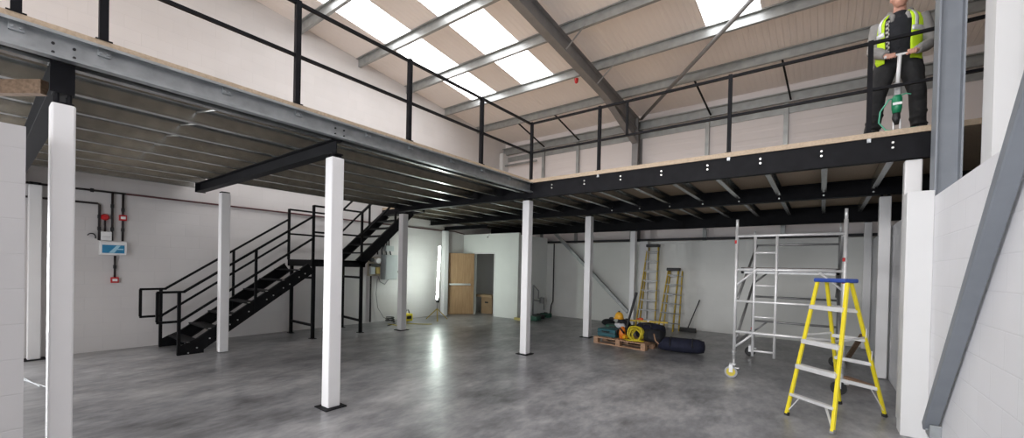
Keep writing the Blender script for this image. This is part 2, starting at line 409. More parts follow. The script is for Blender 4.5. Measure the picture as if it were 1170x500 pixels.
# ================================================================== MEZZANINE
ZD0, ZD1 = 3.115, 3.175
q = MB(); q.box((XL+.01, -6, ZD0), (-4.224, 2.5, ZD1)).box((-8.08, 2.5, ZD0), (-4.224, 6.05, ZD1)).box((-8.08, 6.05, ZD0), (3.9, 11.99, ZD1)).box((XL+.01, 6.9, ZD0), (-8.08, 11.99, ZD1))
centred(q, 'mezzanine_deck', OSB, 'L-shaped chipboard deck of the mezzanine', 'deck')
# black primary beams (steel I sections along X)
def ibeam(x0, x1, y, z0, z1, name, label, w=.10, m=BLACK):
    t = thing(name, label, 'beam', ((x0+x1)/2, y, z0))
    MB().sweep(prof_H(w, z1-z0, .01, .008), (x0, y, (z0+z1)/2), (x1, y, (z0+z1)/2)).build('web_and_flanges', m, t)
    return t
def endplate(t, x, y, z0, z1, w=.13):
    MB().box((x-.006, y-w/2, z0-.01), (x+.006, y+w/2, z1)).build('end_plate', BLACK, t)
b1 = ibeam(-9.80, -4.27, .37, 2.74, 2.94, 'primary_beam', 'black steel beam running back from the nearest white column', .12); endplate(b1, -4.262, .37, 2.74, 2.94, .12)
b2 = ibeam(-8.72, -4.27, 2.40, 2.79, 2.94, 'primary_beam', 'black steel beam between the tall mid column and the column by the stair', .12); endplate(b2, -8.726, 2.4, 2.79, 2.94, .15)
b3 = ibeam(-8.25, -4.25, 6.15, 2.86, 3.11, 'primary_beam', 'black steel beam left of the mezzanine corner column', .12)
b4 = ibeam(XL+.1, 1.9, 8.60, 2.85, 3.11, 'primary_beam', 'black steel beam halfway under the right mezzanine', .12)
b5 = ibeam(-9.8, 1.9, 11.58, 2.74, 3.11, 'primary_beam', 'black steel beam nearest the back wall', .12)
b6 = ibeam(XL+.15, -7.9, 9.15, 2.74, 2.85, 'primary_beam', 'short black beam stub above the far left wall column', .10)
# cleats on top of beam rows 1,2
for (y, bt, zz) in ((.37, b1, 2.94), (2.40, b2, 2.94)):
    for k in range(7):
        x = -4.39-.62*k
        if x < -8.7: break
        MB().box((x-.05, y-.05, zz-.001), (x+.02, y+.05, zz+.03)).build('cleat', BLACK, bt, bevel=.004)
# front edge channel of right mezzanine
fe = thing('edge_beam', 'deep black channel beam along the front of the right mezzanine', 'beam', (-1.6, 6.07, 2.85))
MB().sweep(prof_C(.09, .265, .008, .008, -1), (-4.24, 6.075, 2.85), (.95, 6.075, 2.85)).build('channel', BLACK, fe)
JX = [-3.77+.622*k for k in range(0, 8)]
for x in JX[:8]:
    for dz in (0, .055):
        MB().tube((x, 6.078, 2.985+dz), (x, 6.058, 2.985+dz), .012, 8).build('bolt_head', ZINC, fe)
for x in (-2.91, -1.03, .38):
    q = MB().box((x-.012, 6.058, 3.07), (x+.022, 6.066, 3.125)); q.tube((x-.0, 6.06, 3.08), (x-.0, 6.045, 3.08), .009, 8)
    q.build('rail_clip', GALV, fe)
# galvanised edge channel of left mezzanine
ge = thing('edge_beam', 'galvanised channel along the open edge of the left mezzanine', 'beam', (-4.23, 0, 2.94))
MB().sweep(prof_C(.07, .175, .006, .02, -1), (-4.225, 6.05, 2.94), (-4.225, -6, 2.94)).build('channel', GALV, ge)
for y in (-1.25, .16, .57, 1.34, 1.96, 2.75, 3.36, 4.1, 4.75, 5.45):
    q = MB().box((-4.219, y-.035, 3.05), (-4.2, y+.035, 3.115)); 
    for dy in (-.018, .018): q.tube((-4.2, y+dy, 3.07), (-4.187, y+dy, 3.07), .009, 8)
    q.build('rail_clip', GALV, ge, bevel=.002)
for y in (.37, 2.40):
    for dy in (-.05, .05):
        for dz in (0, .06):
            MB().tube((-4.222, y+dy, 2.985+dz), (-4.208, y+dy, 2.985+dz), .009, 8).build('bolt_head', BLK, ge)
# joists
def joist(x, y0, y1, label, z0=2.94, z1=3.112, grp='mezzanine joists'):
    t = MB().sweep(prof_C(.065, z1-z0, .004, .018, 1), (x, y0, z0), (x, y1, z0))
    return centred(t, 'floor_joist', GALVD, label, 'joist', grp)
for k in range(7):
    joist(-4.39-.622*k, -6, 6.08, 'galvanised joist under the left mezzanine, %s in from its open edge' % ORD[k], grp='joists under the left mezzanine')
for k in range(7, 9):
    joist(-4.39-.622*k, -6, 2.48, 'galvanised joist in front of the stair opening, %s in from the open edge' % ORD[k], grp='joists under the left mezzanine')
for k in range(8):
    for dz in (0, .06): MB().tube((JX[k]+.03, 8.535, 2.90+dz), (JX[k]+.03, 8.55, 2.90+dz), .013, 8).build('bolt_head', ZINC, b4)
for k in range(8): joist(JX[k], 6.17, 8.54, 'galvanised joist bolted behind the black front beam, %s from the corner column' % ORD[k], grp='joists behind the black front beam')
for k in range(8): joist(JX[k], 8.66, 11.52, 'galvanised joist in the rear bay of the right mezzanine, %s from the corner column line' % ORD[k], grp='joists in the rear bay')
for k in range(9):
    x = -4.39-.622*k
    joist(x, 6.22 if x > -8.1 else 6.95, 8.54, 'galvanised joist beyond the corner column, %s leftward from it' % ORD[k], grp='joists in the corner bay')
    joist(x, 8.66, 11.52, 'galvanised joist over the little office bay, %s leftward from the column line' % ORD[k], grp='joists above the office bay')
q = MB().sweep(prof_C(.065, .17, .004, .018, 1), (-8.12, 2.52, 2.94), (-8.12, 6.9, 2.94)); centred(q, 'trimmer_joist', GALVD, 'galvanised trimmer beside the stair opening', 'joist')
q = MB().box((XL+.02, 6.9, 2.93), (-8.1, 6.95, 3.11)); centred(q, 'stair_trimmer', BLACK, 'black trimmer at the head of the stair', 'beam')
# herringbone rods between joists
for i in range(5):
    x = -4.45-.622*i
    if i in (0, 1, 2, 3, 4):
        q = MB().tube((x-.02, 1.34+.02*i, 2.97), (x-.54, 1.34+.02*i, 3.06), .008, 6)
        centred(q, 'joist_bridging', ZINC, 'thin bright bridging rod between left joists, %s from the open edge' % ORD[i], 'rod', 'bridging rods')
# columns
def column(x0, x1, y0, y1, ztop, label, zcap=None, plate=True, name='column', m=WPX):
    cx, cy = (x0+x1)/2, (y0+y1)/2
    t = thing(name, label, 'column', (cx, cy, 0), 'white mezzanine columns')
    MB().box((x0, y0, .012), (x1, y1, ztop)).build('shaft', m, t, bevel=.012)
    if plate:
        MB().box((x0-.05, y0-.05, 0), (x1+.05, y1+.05, .012)).build('base_plate', BLACK, t)
    if zcap:
        q = MB().box((x0+.01, y0+.01, ztop), (x1-.01, y1-.01, ztop+.012)).box((x0+.01, y0+.01, zcap-.012), (x1-.01, y1-.01, zcap))
        for a in (x0+.03, x1-.03):
            for b in (y0+.03, y1-.03): q.tube((a, b, ztop), (a, b, zcap), .012, 8)
        q.build('cap_plate', BLACK, t)
    return t
column(-4.38, -4.235, .315, .435, 2.655, 'nearest white steel column, cut off by the bottom left of the picture', 2.74)
column(-4.375, -4.232, 2.33, 2.473, 2.745, 'tall white steel column in the left foreground with a black foot plate', 2.79)
column(-4.41, -4.267, 6.09, 6.23, 2.82, 'white steel column under the inner corner of the mezzanine', 2.86)
column(-4.43, -4.28, 8.62, 8.77, 2.82, 'white steel column just behind the tool pallet on its left', 2.85)
column(-4.45, -4.30, 11.5, 11.65, 2.72, 'white steel column close to the back wall left of the leaning ladders', 2.74)
column(-8.39, -8.25, 2.57, 2.71, 2.77, 'white steel column in front of the black stair flight', 2.79, False)
column(-8.27, -8.11, 6.28, 6.44, 2.84, 'white steel column at the head of the stair by the meter cabinet', 2.86)
column(-9.78, -9.64, .50, .64, 2.70, 'white steel column against the left wall behind the nearest column', 2.74)
column(-9.72, -9.56, 9.05, 9.22, 2.72, 'white steel column between the lit tube lamp and the oak door', 2.74, False)
column(.69, .83, 6.1, 6.24, 2.84, 'white steel column just behind the right block pier', 2.85, False)
column(.68, .82, 8.42, 8.56, 2.80, 'white steel column against the right wall behind the scaffold', 2.85, False)
column(.70, .83, 11.5, 11.63, 2.72, 'white steel column in the far right corner', 2.74, False)
q = MB().box((-4.24, 11.70, 0), (-4.0, YB, 2.43)); struct(q.build('trim_3', WPL), 'white boxing on the back wall beside the column')
# grey H column right
h = thing('steel_stanchion', 'grey steel stanchion rising past the worker at the right', 'column', (.94, 5.72, 2.36))
MB().sweep(prof_H(.22, .185, .014, .01), (.94, 5.74, 2.36), (.94, 5.74, 6.78), up=(1, 0, 0)).build('shaft', GREY, h)
q = MB().box((1.13, 5.25, 2.36), (1.3, 5.55, 7.0)); struct(q.build('trim_4', WPL), 'white boxing right of the grey stanchion')
q = MB().sweep(prof_C(.05, .12, .004, .01, 1), (1.035, 5.6, 4.35), (1.3, 5.6, 4.35)); centred(q, 'short_rail', GALV, 'short galvanised rail tying the stanchion to the white boxing', 'rail')
# wall brace right
br = thing('wall_brace', 'grey flat steel brace leaning across the right blockwork wall', 'brace', (.78, 4.95, 0))
P0 = V((.79, 5.135, .25)); P1 = V((.79, 1.615, 4.05)); d = (P1-P0).normalized()
MB().sweep([(-.04,-.045),(.04,-.045),(.04,.045),(-.04,.045)], P0, P1, up=(1, 0, 0)).build('tube', GREY, br, bevel=.008)
q = MB().box((.775, 5.02, .18), (XR, 5.2, .30)); q.tube((.76, 5.1, .24), (.79, 5.1, .24), .015, 8); q.build('foot_plate', GALV, br, bevel=.004)
q = MB().sweep([(-.05,-.05),(.05,-.05),(.05,.05),(-.05,.05)], (-7.3, 11.72, 2.95), (-4.55, 11.72, .35), up=(0, 1, 0))
centred(q, 'back_brace', GALVR, 'grey steel brace slanting down the back wall behind the pallet', 'brace', bevel=.006)

# ------------------------------------------------------------------ guard rails
def post(mb, x, y, z0, z1, w=.05): mb.box((x-w/2, y-w/2, z0), (x+w/2, y+w/2, z1))
gl = thing('guard_rail', 'black guard rail along the left mezzanine edge', 'railing', (-4.26, 2.5, ZD1))
for y in (-2.6, -1.24, .16, .57, 1.96, 3.36, 4.75):
    q = MB(); post(q, -4.255, y, ZD1+.008, 4.215); q.box((-4.31, y-.045, ZD1), (-4.216, y+.045, ZD1+.008)); q.build('post', BLACK, gl)
MB().bar((-4.255, -4, 4.19), (-4.255, 6.09, 4.19), .032, .032).build('top_rail', BLACK, gl)
MB().bar((-4.255, -4, 3.665), (-4.255, 6.09, 3.665), .03, .03).build('mid_rail', BLACK, gl)
gr = thing('guard_rail', 'black guard rail along the front of the right mezzanine', 'railing', (-2, 6.1, ZD1))
for x in (-4.235, -2.91, -1.03, .38):
    q = MB(); post(q, x, 6.09, ZD1+.008, 4.215, .045); q.box((x-.045, 6.06, ZD1), (x+.045, 6.13, ZD1+.008)); q.build('post', BLACK, gr)
MB().bar((-4.235, 6.09, 4.19), (2.6, 6.09, 4.19), .032, .032).build('top_rail', BLACK, gr)
MB().bar((-4.235, 6.09, 3.665), (2.6, 6.09, 3.665), .03, .03).build('mid_rail', BLACK, gr)
MB().bar((-2.45, 6.09, 3.665), (-2.45, 6.09, 4.19), .03, .03, up=(0, 1, 0)).build('spacer', BLACK, gr)

# ================================================================== STAIR
XN, XF = -8.5, -9.6
st = thing('staircase', 'black steel staircase with mid landing against the left wall', 'staircase', (-9.05, 4.0, 0))
ZL = 1.66; Y0, YA, YBm = 2.08, 4.30, 5.45
def stringer(x, p0, p1, name, dirn):
    d = (V(p1)-V(p0)); L = d.length
    t = MB().sweep(prof_C(.06, .22, .008, .008, dirn), p0, p1)
    if name == 'stringer' and p0[2] < .1:
        pr_ = [(2.05, 0), (2.42, 0), (2.42, .30), (2.18, .20), (2.05, .13)]
        t.add([(x+a, y, z) for a in (-.004, .004) for y, z in pr_], [(4,3,2,1,0), (5,6,7,8,9)]+[(i, (i+1) % 5, 5+(i+1) % 5, 5+i) for i in range(5)])
    return t.build(name, BLACKM, st)
ND = 8; NU = 7
for x, dn in ((XN, -1), (XF, 1)):
    stringer(x, (x, 2.34, .0), (x, YA+.03, ZL-.26), 'stringer', dn)
    stringer(x, (x, YBm, ZL-.14), (x, 6.93, 2.90), 'stringer', dn)
    MB().sweep(prof_C(.06, .15, .008, .008, dn), (x, YA-.02, ZL-.14), (x, YBm+.08, ZL-.14)).build('landing_channel', BLACKM, st)
MB().box((XF, YA, ZL-.03), (XN, YBm+.05, ZL)).build('landing_plate', BLACKM, st)
MB().box((XF, YA-.005, ZL-.14), (XN, YA+.015, ZL-.03)).build('landing_crossmember', BLACKM, st); MB().box((XF, YBm+.03, ZL-.14), (XN, YBm+.05, ZL-.03)).build('landing_crossmember', BLACKM, st)
rise = ZL/ND; go = (YA-Y0-.1)/(ND-1)
for k in range(1, ND):
    y = Y0+.08+go*(k-1); z = rise*k
    q = MB().box((XF+.01, y+.02, z-.028), (XN-.01, y+.23, z)); q.build('tread', BLACKM, st)
    MB().box((XN-.012, y+.02, z-.01), (XN+.004, y+.06, z+.0)).build('tread_bolt', ZINC, st)
rise2 = (3.175-ZL)/NU; go2 = (6.93-YBm-.05)/(NU-1)
for k in range(1, NU):
    y = YBm+.03+go2*(k-1); z = ZL+rise2*k
    MB().box((XF+.01, y+.01, z-.028), (XN-.01, y+.22, z)).build('tread', BLACKM, st)
# stringer bolt heads
q = MB()
for k in range(1, ND):
    y = Y0+.12+go*(k-1)
    zc = .125+.70*(y-2.34)
    for dd in (0, .12):
        q.tube((XN+.004, y+dd, zc+dd*.6), (XN+.014, y+dd, zc+dd*.6), .012, 8)
q.build('stringer_bolts', ZINC, st)
# legs
for x, yy in ((XN-.03, (4.33, 5.45)), (XF+.03, (4.36, 5.60))):
    for y in yy:
        q = MB(); post(q, x, y, .01, ZL-.13, .06); q.box((x-.08, y-.05, 0), (x+.08, y+.05, .01)); q.build('leg', BLACKM, st)
for y0, y1 in ((4.33, 4.36), (5.45, 5.60)):
    for z in (.28, 1.28): MB().bar((XN-.03, y0, z), (XF+.03, y1, z), .04, .05).build('leg_brace', BLACKM, st)
# handrails: function for one side
def handrail(x, lowend):
    W = .038
    s1 = (2.57-1.05)/(YA-2.13)
    q = MB()
    q.bar((x, 1.78, 1.06), (x, 2.15, 1.06), W).bar((x, 2.13, 1.06), (x, YA, 2.57), W)
    q.bar((x, 1.79, 1.06), (x, 1.79, .58), W, up=(0,1,0)).bar((x, 1.78, .57), (x, 2.10, .57), W)
    q.bar((x, 2.08, .57), (x, YA, .57+s1*(YA-2.10)), W); q.build('handrail', BLACKM, st)
    q = MB(); post(q, x, 2.07, 0.01, 1.06, .045); q.build('newel_post', BLACKM, st)
    q = MB(); post(q, x, 3.22, .66, 1.06+s1*(3.22-2.13), .04); q.build('baluster', BLACKM, st)
    for y in (YA, YBm-.02):
        q = MB(); post(q, x, y, ZL, 2.80, .045); q.build('newel_post', BLACKM, st)
    q = MB().bar((x, YA, 2.79), (x, YBm-.02, 2.79), W).bar((x, YA, 2.24), (x, YBm-.02, 2.24), W); q.build('landing_rail', BLACKM, st)
for x in (XN, XF): handrail(x, 0)
# flight 2 rails
for x in (XN, XF):
    s2 = (3.175-ZL)/(6.93-YBm)
    q = MB().bar((x, YBm-.02, 2.78), (x, 6.9, 2.78+s2*(6.9-YBm)), .038).bar((x, YBm-.02, 2.25), (x, 6.9, 2.25+s2*(6.9-YBm)), .038); q.build('handrail', BLACKM, st)
    q = MB(); post(q, x, 6.35, 2.45, 2.78+s2*(6.35-YBm), .04); q.build('baluster', BLACKM, st)
    q = MB(); post(q, x, 6.95, ZD1, 4.25, .045); q.build('newel_post', BLACKM, st)
# rail round the stair opening, upstairs
sr = thing('guard_rail', 'black guard rail around the stair opening upstairs', 'railing', (-8.05, 4.5, ZD1))
for y in (2.6, 4.0, 5.5, 6.9):
    q = MB(); post(q, -7.98, y, ZD1, 4.2, .045); q.build('post', BLACK, sr)
for z in (3.68, 4.19): MB().bar((-7.98, 2.58, z), (-7.98, 6.92, z), .032).build('rail', BLACK, sr)

# ================================================================== OFFICE, DOOR
of = MB()
XO, YO = -7.5, 10.2; D0, D1, DH = -9.32, -8.47, 2.03
of.box((XL, YO, 0), (D0, YO+.1, 2.68)).box((D1, YO, 0), (XO, YO+.1, 2.68)).box((D0, YO, DH), (D1, YO+.1, 2.68))
of.box((XO-.1, YO+.1, 0), (XO, YB, 2.62))
struct(of.build('wall_office', mat('office_plaster', (.88, .90, .87), .6, 0, .02, 2)), 'white partition box in the far left corner')
ob = B((XL, YO+.1, 2.5), (XO-.1, YB, 2.6)).build('ceiling_office', WPL); struct(ob)
d = thing('door_1', 'oak veneered door standing open against the office wall', 'door', (D0, YO-.02, 0)); struct(d)
# leaf is hinged at the left jamb and folded almost flat along the partition
c, s_ = math.cos(math.radians(169)), math.sin(math.radians(169))
hx, hy = D0-.0, YO-.03; ex, ey = -9.80, 9.50
dv = V((ex-hx, ey-hy, 0)); dv = dv.normalized()*.85; nv = V((-dv.y, dv.x, 0)).normalized()
def P(t, n, z): return V((hx, hy, 0)) + dv*t + nv*n + V((0, 0, z))
q = MB(); q.add([P(0,-.022,.01), P(1,-.022,.01), P(1,.022,.01), P(0,.022,.01), P(0,-.022,DH), P(1,-.022,DH), P(1,.022,DH), P(0,.022,DH)],
                [(0,3,2,1),(4,5,6,7),(0,1,5,4),(1,2,6,5),(2,3,7,6),(3,0,4,7)]); q.build('door_leaf', OAK, d)
q = MB(); sg = 1 if P(.5, 1, 0).y < P(.5, 0, 0).y or P(.5, 1, 0).x > P(.5, 0, 0).x else -1
q.tube(P(.15, sg*.075, 1.0), P(.93, sg*.075, 1.0), .034, 10)
for t in (.18, .95): q.tube(P(t, sg*.02, 1.0), P(t, sg*.10, 1.0), .035, 10)
q.build('push_bar', WHT, d, smooth=True)
q = MB().box((D0-.04, YO-.012, 0), (D0, YO, DH+.04)).box((D1, YO-.012, 0), (D1+.04, YO, DH+.04)).box((D0, YO-.012, DH), (D1, YO, DH+.04)); q.build('door_frame', WHT, d)
cb = thing('wooden_cabinet', 'plain brown cabinet standing inside the office doorway', 'cabinet', (-9.12, 10.8, 0))
MB().box((-9.36, 10.62, 0), (-8.88, 11.0, .55)).build('body', CARD, cb, bevel=.006)
MB().box((-9.62, 10.56, .56), (-8.86, 11.05, .64)).build('top', mat_wood('cabinet_top', (.42, .28, .16), (.5, .36, .22)), cb)
MB().box((-9.19, 10.61, .36), (-9.05, 10.622, .41)).build('handle', BLK, cb)
q = thing('sensor', 'small white sensor high on the office wall', 'sensor', (-8.73, 10.19, 2.55))
MB().box((-8.76, 10.15, 2.55), (-8.69, 10.2, 2.62)).build('body', WHT, q, bevel=.008); MB().ball((-8.725, 10.145, 2.57), .018).build('lens', BLK, q, smooth=True)

# ================================================================== WALL SERVICES (left wall)
X = XL
def pipe(pts, r, name, label, m=PIPE, clips=()):
    t = thing(name, label, 'conduit', pts[0])
    MB().path(pts, r, 8).build('tube', m, t, smooth=True)
    for c_ in clips: MB().box((X, c_[0]-.02, c_[1]-.03), (X+.05, c_[0]+.02, c_[1]+.03)).build('clip', BLK, t)
    return t
x = X+.03
pipe([(x, -4, 2.735), (x, 1.62, 2.735)], .017, 'conduit', 'black conduit running along the top of the left wall near the columns', PIPE, ((.75, 2.735), (1.2, 2.735)))
pipe([(x, 1.62, 2.735), (x, 9.0, 2.735), (x, 9.7, 2.76), (x, 10.19, 2.70)], .017, 'conduit', 'dark red conduit running along the wall behind the stair to the office', RPIPE)
pipe([(x, -4, 2.52), (x, 1.27, 2.52), (x, 1.29, 2.50), (x, 1.29, 1.9)], .017, 'conduit', 'black conduit bending down into the left side of the alarm panel', PIPE, ((.8, 2.52), (1.29, 2.3), (1.29, 2.1)))
pipe([(x, 1.45, 2.72), (x, 1.45, 1.9)], .017, 'conduit', 'straight black conduit dropping to the middle of the alarm panel', PIPE, ((1.45, 2.5), (1.45, 2.1)))
pipe([(x, 1.585, 2.72), (x, 1.585, 1.9)], .017, 'conduit', 'black conduit through the red call point to the right end of the panel', PIPE, ((1.585, 2.45), (1.585, 2.1)))
pipe([(x, 1.36, 2.28), (x, 1.36, 2.05)], .015, 'conduit', 'short black conduit below the round red sounder', PIPE)
pipe([(x, 1.49, 1.64), (x, 1.49, 1.27)], .015, 'conduit', 'short black conduit below the alarm panel', PIPE, ((1.49, 1.45),))
q = thing('alarm_sounder', 'round red alarm sounder above the small white box', 'alarm', (X+.03, 1.36, 2.3))
MB().tube((X, 1.36, 2.30), (X+.05, 1.36, 2.30), .055, 16).build('base', RED, q); MB().tube((X+.05, 1.36, 2.30), (X+.09, 1.36, 2.30), .05, 16, .035).build('horn', RED, q)
def callpoint(y, z, lab):
    t = thing('call_point', lab, 'call point', (X+.03, y, z))
    MB().box((X, y-.05, z-.05), (X+.055, y+.05, z+.05)).build('body', RED, t, bevel=.006)
    MB().box((X+.055, y-.032, z-.022), (X+.06, y+.032, z+.022)).build('window', WHT, t)
callpoint(1.585, 2.31, 'red break glass call point above the alarm panel'); callpoint(1.49, 1.22, 'red break glass call point below the alarm panel')
q = thing('junction_box', 'small white box between the sounder and the alarm panel', 'box', (X+.03, 1.37, 1.9))
MB().box((X, 1.31, 1.90), (X+.08, 1.44, 2.05)).build('body', WHT, q, bevel=.006); MB().box((X+.08, 1.325, 1.96), (X+.084, 1.425, 1.965)).build('lid_seam', ALUD, q)
q = thing('cable_loop', 'short black cable looping beside the alarm panel', 'cable', (x, 1.24, 1.9))
MB().path([(x, 1.20+.05*math.cos(a)*1, 1.95+.06*math.sin(a)) for a in [i*.35-.4 for i in range(10)]], .008, 6).build('cable', BLK, q, smooth=True)
ap = thing('fire_alarm_controller', 'white fire alarm panel with a blue printed front on the left wall', 'alarm panel', (X+.05, 1.46, 1.65))
MB().box((X, 1.29, 1.655), (X+.10, 1.63, 1.885)).build('case', WHT, ap, bevel=.008)
# printed front: blue field, pale swoosh, darker right
MB().box((X+.10, 1.32, 1.685), (X+.103, 1.60, 1.825)).build('printed_front', CYAN, ap)
q = MB().add([(X+.1045, 1.40, 1.69), (X+.1045, 1.47, 1.69), (X+.1045, 1.55, 1.82), (X+.1045, 1.50, 1.82), (X+.1036, 1.40, 1.69), (X+.1036, 1.47, 1.69), (X+.1036, 1.55, 1.82), (X+.1036, 1.50, 1.82)], [(0,1,2,3),(7,6,5,4),(0,4,5,1),(2,6,7,3)]); q.build('pale_stripe', LBLUE, ap)
MB().box((X+.1036, 1.46, 1.745), (X+.105, 1.585, 1.765)).build('pale_line', LBLUE, ap)
# meters
mc = thing('meter_board', 'cream backing board with round meters beside the grey cabinet', 'meter', (X+.05, 6.66, 1.25))
MB().box((X, 6.47, 1.28), (X+.03, 6.86, 1.80)).build('board', CREAM, mc)
MB().tube((X+.03, 6.72, 1.70), (X+.16, 6.72, 1.70), .075, 16).build('meter_dial', WHT, mc); MB().tube((X+.03, 6.55, 1.72), (X+.13, 6.55, 1.72), .055, 16).build('meter_dial', BLK, mc)
MB().box((X+.03, 6.50, 1.55), (X+.13, 6.80, 1.61)).build('terminal_cover', BLK, mc)
MB().box((X+.03, 6.50, 1.33), (X+.12, 6.64, 1.53)).build('cutout', LGREY, mc, bevel=.01); MB().box((X+.03, 6.67, 1.34), (X+.12, 6.80, 1.52)).build('cutout', mat('ochre_fuse_cover', (.45, .33, .08), .5), mc, bevel=.01)
ec = thing('electrical_cabinet', 'grey electrical cabinet on the wall below the upper stair flight', 'cabinet', (X+.1, 7.11, 1.2))
MB().box((X, 6.90, 1.18), (X+.20, 7.32, 1.87)).build('case', LGREY, ec, bevel=.008); MB().box((X+.20, 6.92, 1.20), (X+.212, 7.30, 1.85)).build('door', LGREY, ec, bevel=.004)
MB().tube((X+.212, 7.33, 1.40), (X+.25, 7.33, 1.40), .028, 12).build('isolator_knob', BLK, ec)
q = MB()
for i in range(4): q.path([(X+.06+.02*i, 6.75+.13*i, 1.87), (X+.06, 6.75+.13*i, 2.02), (X+.06, 6.9+.07*i, 2.16), (X+.06, 6.9+.07*i, 2.4)], .018, 8)
q.build('armoured_cables', BLK, ec, smooth=True); MB().box((X+.01, 6.98, 1.98), (X+.12, 7.24, 2.13)).build('gland_box', LGREY, ec, bevel=.006)
pipe([(X+.04, 6.56, 1.28), (X+.04, 6.56, .02)], .024, 'conduit', 'thick black duct dropping from the meters to the floor', PIPE, ())
q = thing('cable_loop', 'thin cable hanging from the grey cabinet to the floor', 'cable', (X+.05, 6.9, 0))
MB().path([(X+.10, 6.75, 1.28), (X+.12, 6.80, 1.12), (X+.12, 6.95, 1.05), (X+.12, 7.08, 1.18)], .014, 6).build('armoured_loop', ALUD, q, smooth=True)
MB().path([(X+.05, 6.76, 1.2), (X+.05, 6.73, .8), (X+.06, 6.78, .4), (X+.10, 6.95, .12), (X+.3, 7.1, .012), (X+.7, 6.9, .012), (X+.9, 6.5, .012)], .007, 6).build('flex', BLK, q, smooth=True)
# site transformer (yellow) + dark bits
tr = thing('site_transformer', 'yellow site transformer on the floor under the grey cabinet', 'transformer', (-9.3, 7.35, 0))
MB().box((-9.42, 7.20, .03), (-9.15, 7.50, .24)).build('case', YEL, tr, bevel=.03); MB().path([(-9.28, 7.24, .24), (-9.28, 7.26, .33), (-9.28, 7.44, .33), (-9.28, 7.46, .24)], .014, 8).build('handle', BLK, tr, smooth=True)
MB().box((-9.15, 7.28, .10), (-9.12, 7.42, .18)).build('outlet', BLK, tr); 
q = thing('plug_lead', 'tangled black lead beside the yellow transformer', 'cable', (-9.55, 7.0, 0))
MB().path([(-9.55+.14*math.cos(t*.8)*(1-.03*t), 7.02+.12*math.sin(t*.8), .02+.006*t) for t in range(22)], .016, 6).build('lead', BLK, q, smooth=True)
q = thing('coiled_cable', 'yellow flex trailing over the floor in front of the meters', 'cable', (-9.0, 6.9, 0))
MB().path([(-9.2+.30*math.sin(t*.45)+.03*t, 6.6+.05*t+.1*math.cos(t*.7), .012) for t in range(18)], .009, 6).build('flex', YHOSE, q, smooth=True)

# tube lamp on tripod
tl = thing('tube_work_light', 'lit upright fluorescent tube lamp on a small tripod', 'lamp', (-8.92, 8.2, 0))
MB().tube((-8.95, 8.2, .62), (-8.88, 8.2, 2.16), .028, 16).build('tube', TUBE, tl, smooth=True)
MB().tube((-8.99, 8.25, .25), (-8.985, 8.25, 1.55), .014, 8).build('pole', ALUD, tl)
MB().box((-9.02, 8.22, .52), (-8.93, 8.28, .64)).build('clamp', BLK, tl, bevel=.006)
for a in (200, 320, 80):
    c_, s2_ = math.cos(math.radians(a)), math.sin(math.radians(a))
    MB().tube((-8.99, 8.25, .34), (-8.99+.36*c_, 8.25+.36*s2_, .012), .012, 8).build('leg', YELD, tl)

# corner pipework beside the office
pw = thing('water_pipework', 'bent metal pipework low in the corner beside the office', 'pipes', (-7.4, 11.3, 0))
MB().path([(-7.42, 10.95, .01), (-7.42, 10.95, 1.05), (-7.42, 11.25, .85), (-7.42, 11.25, .6), (-7.42, 11.45, .62), (-7.42, 11.6, .55), (-7.42, 11.6, .2)], .02, 8).build('pipe', ALUD, pw, smooth=True)
MB().path([(-7.42, 10.95, .56), (-7.42, 11.25, .52), (-7.42, 11.55, .50)], .018, 8).build('pipe', ALUD, pw, smooth=True)
MB().box((-7.46, 11.38, .42), (-7.34, 11.52, .62)).build('stop_valve', ALUD, pw, bevel=.01)
q = thing('down_pipe', 'thin black pipe down the far corner of the back wall', 'pipe', (-7.15, 11.8, 0))
MB().path([(-7.2, 11.81, 2.43), (-7.2, 11.81, .5), (-7.25, 11.78, .35), (-7.27, 11.76, .02)], .02, 8).build('tube', PIPE, q, smooth=True)

# floor oddments by the office corner
q = thing('timber_offcut', 'pale yellow offcut on the floor at the office corner', 'offcut', (-7.3, 10.1, 0)); MB().box((-7.47, 10.0, 0), (-7.0, 10.1, .07)).build('block', mat_wood('pale_offcut', (.5, .42, .12), (.6, .52, .2)), q)
for i, (xx, yy, m, n_) in enumerate(((-6.95, 10.35, DGRN, 'dark green'), (-7.1, 10.8, BLK, 'black'), (-7.15, 11.3, DGRN, 'far green'))):
    q = thing('tool_box', '%s toolbox on the floor by the corner pipework' % n_, 'toolbox', (xx, yy, 0))
    MB().box((xx-.16, yy-.13, 0), (xx+.16, yy+.13, .13)).build('case', m, q, bevel=.02); MB().box((xx-.06, yy-.015, .13), (xx+.06, yy+.015, .16)).build('handle', BLK, q, bevel=.005)
for i, (xx, yy) in enumerate(((-4.8, 10.9), (-4.35, 10.9))):
    q = thing('rubble_sack', '%s dark sack on the floor behind the white column' % ('left' if i == 0 else 'right'), 'sack', (xx, yy, 0))
    MB().ball((xx, yy, .1), (.2, .15, .10)).build('bag', BLKC, q, smooth=True); MB().ball((xx+.1, yy, .21), (.08, .05, .05)).build('neck', DUST, q, smooth=True)

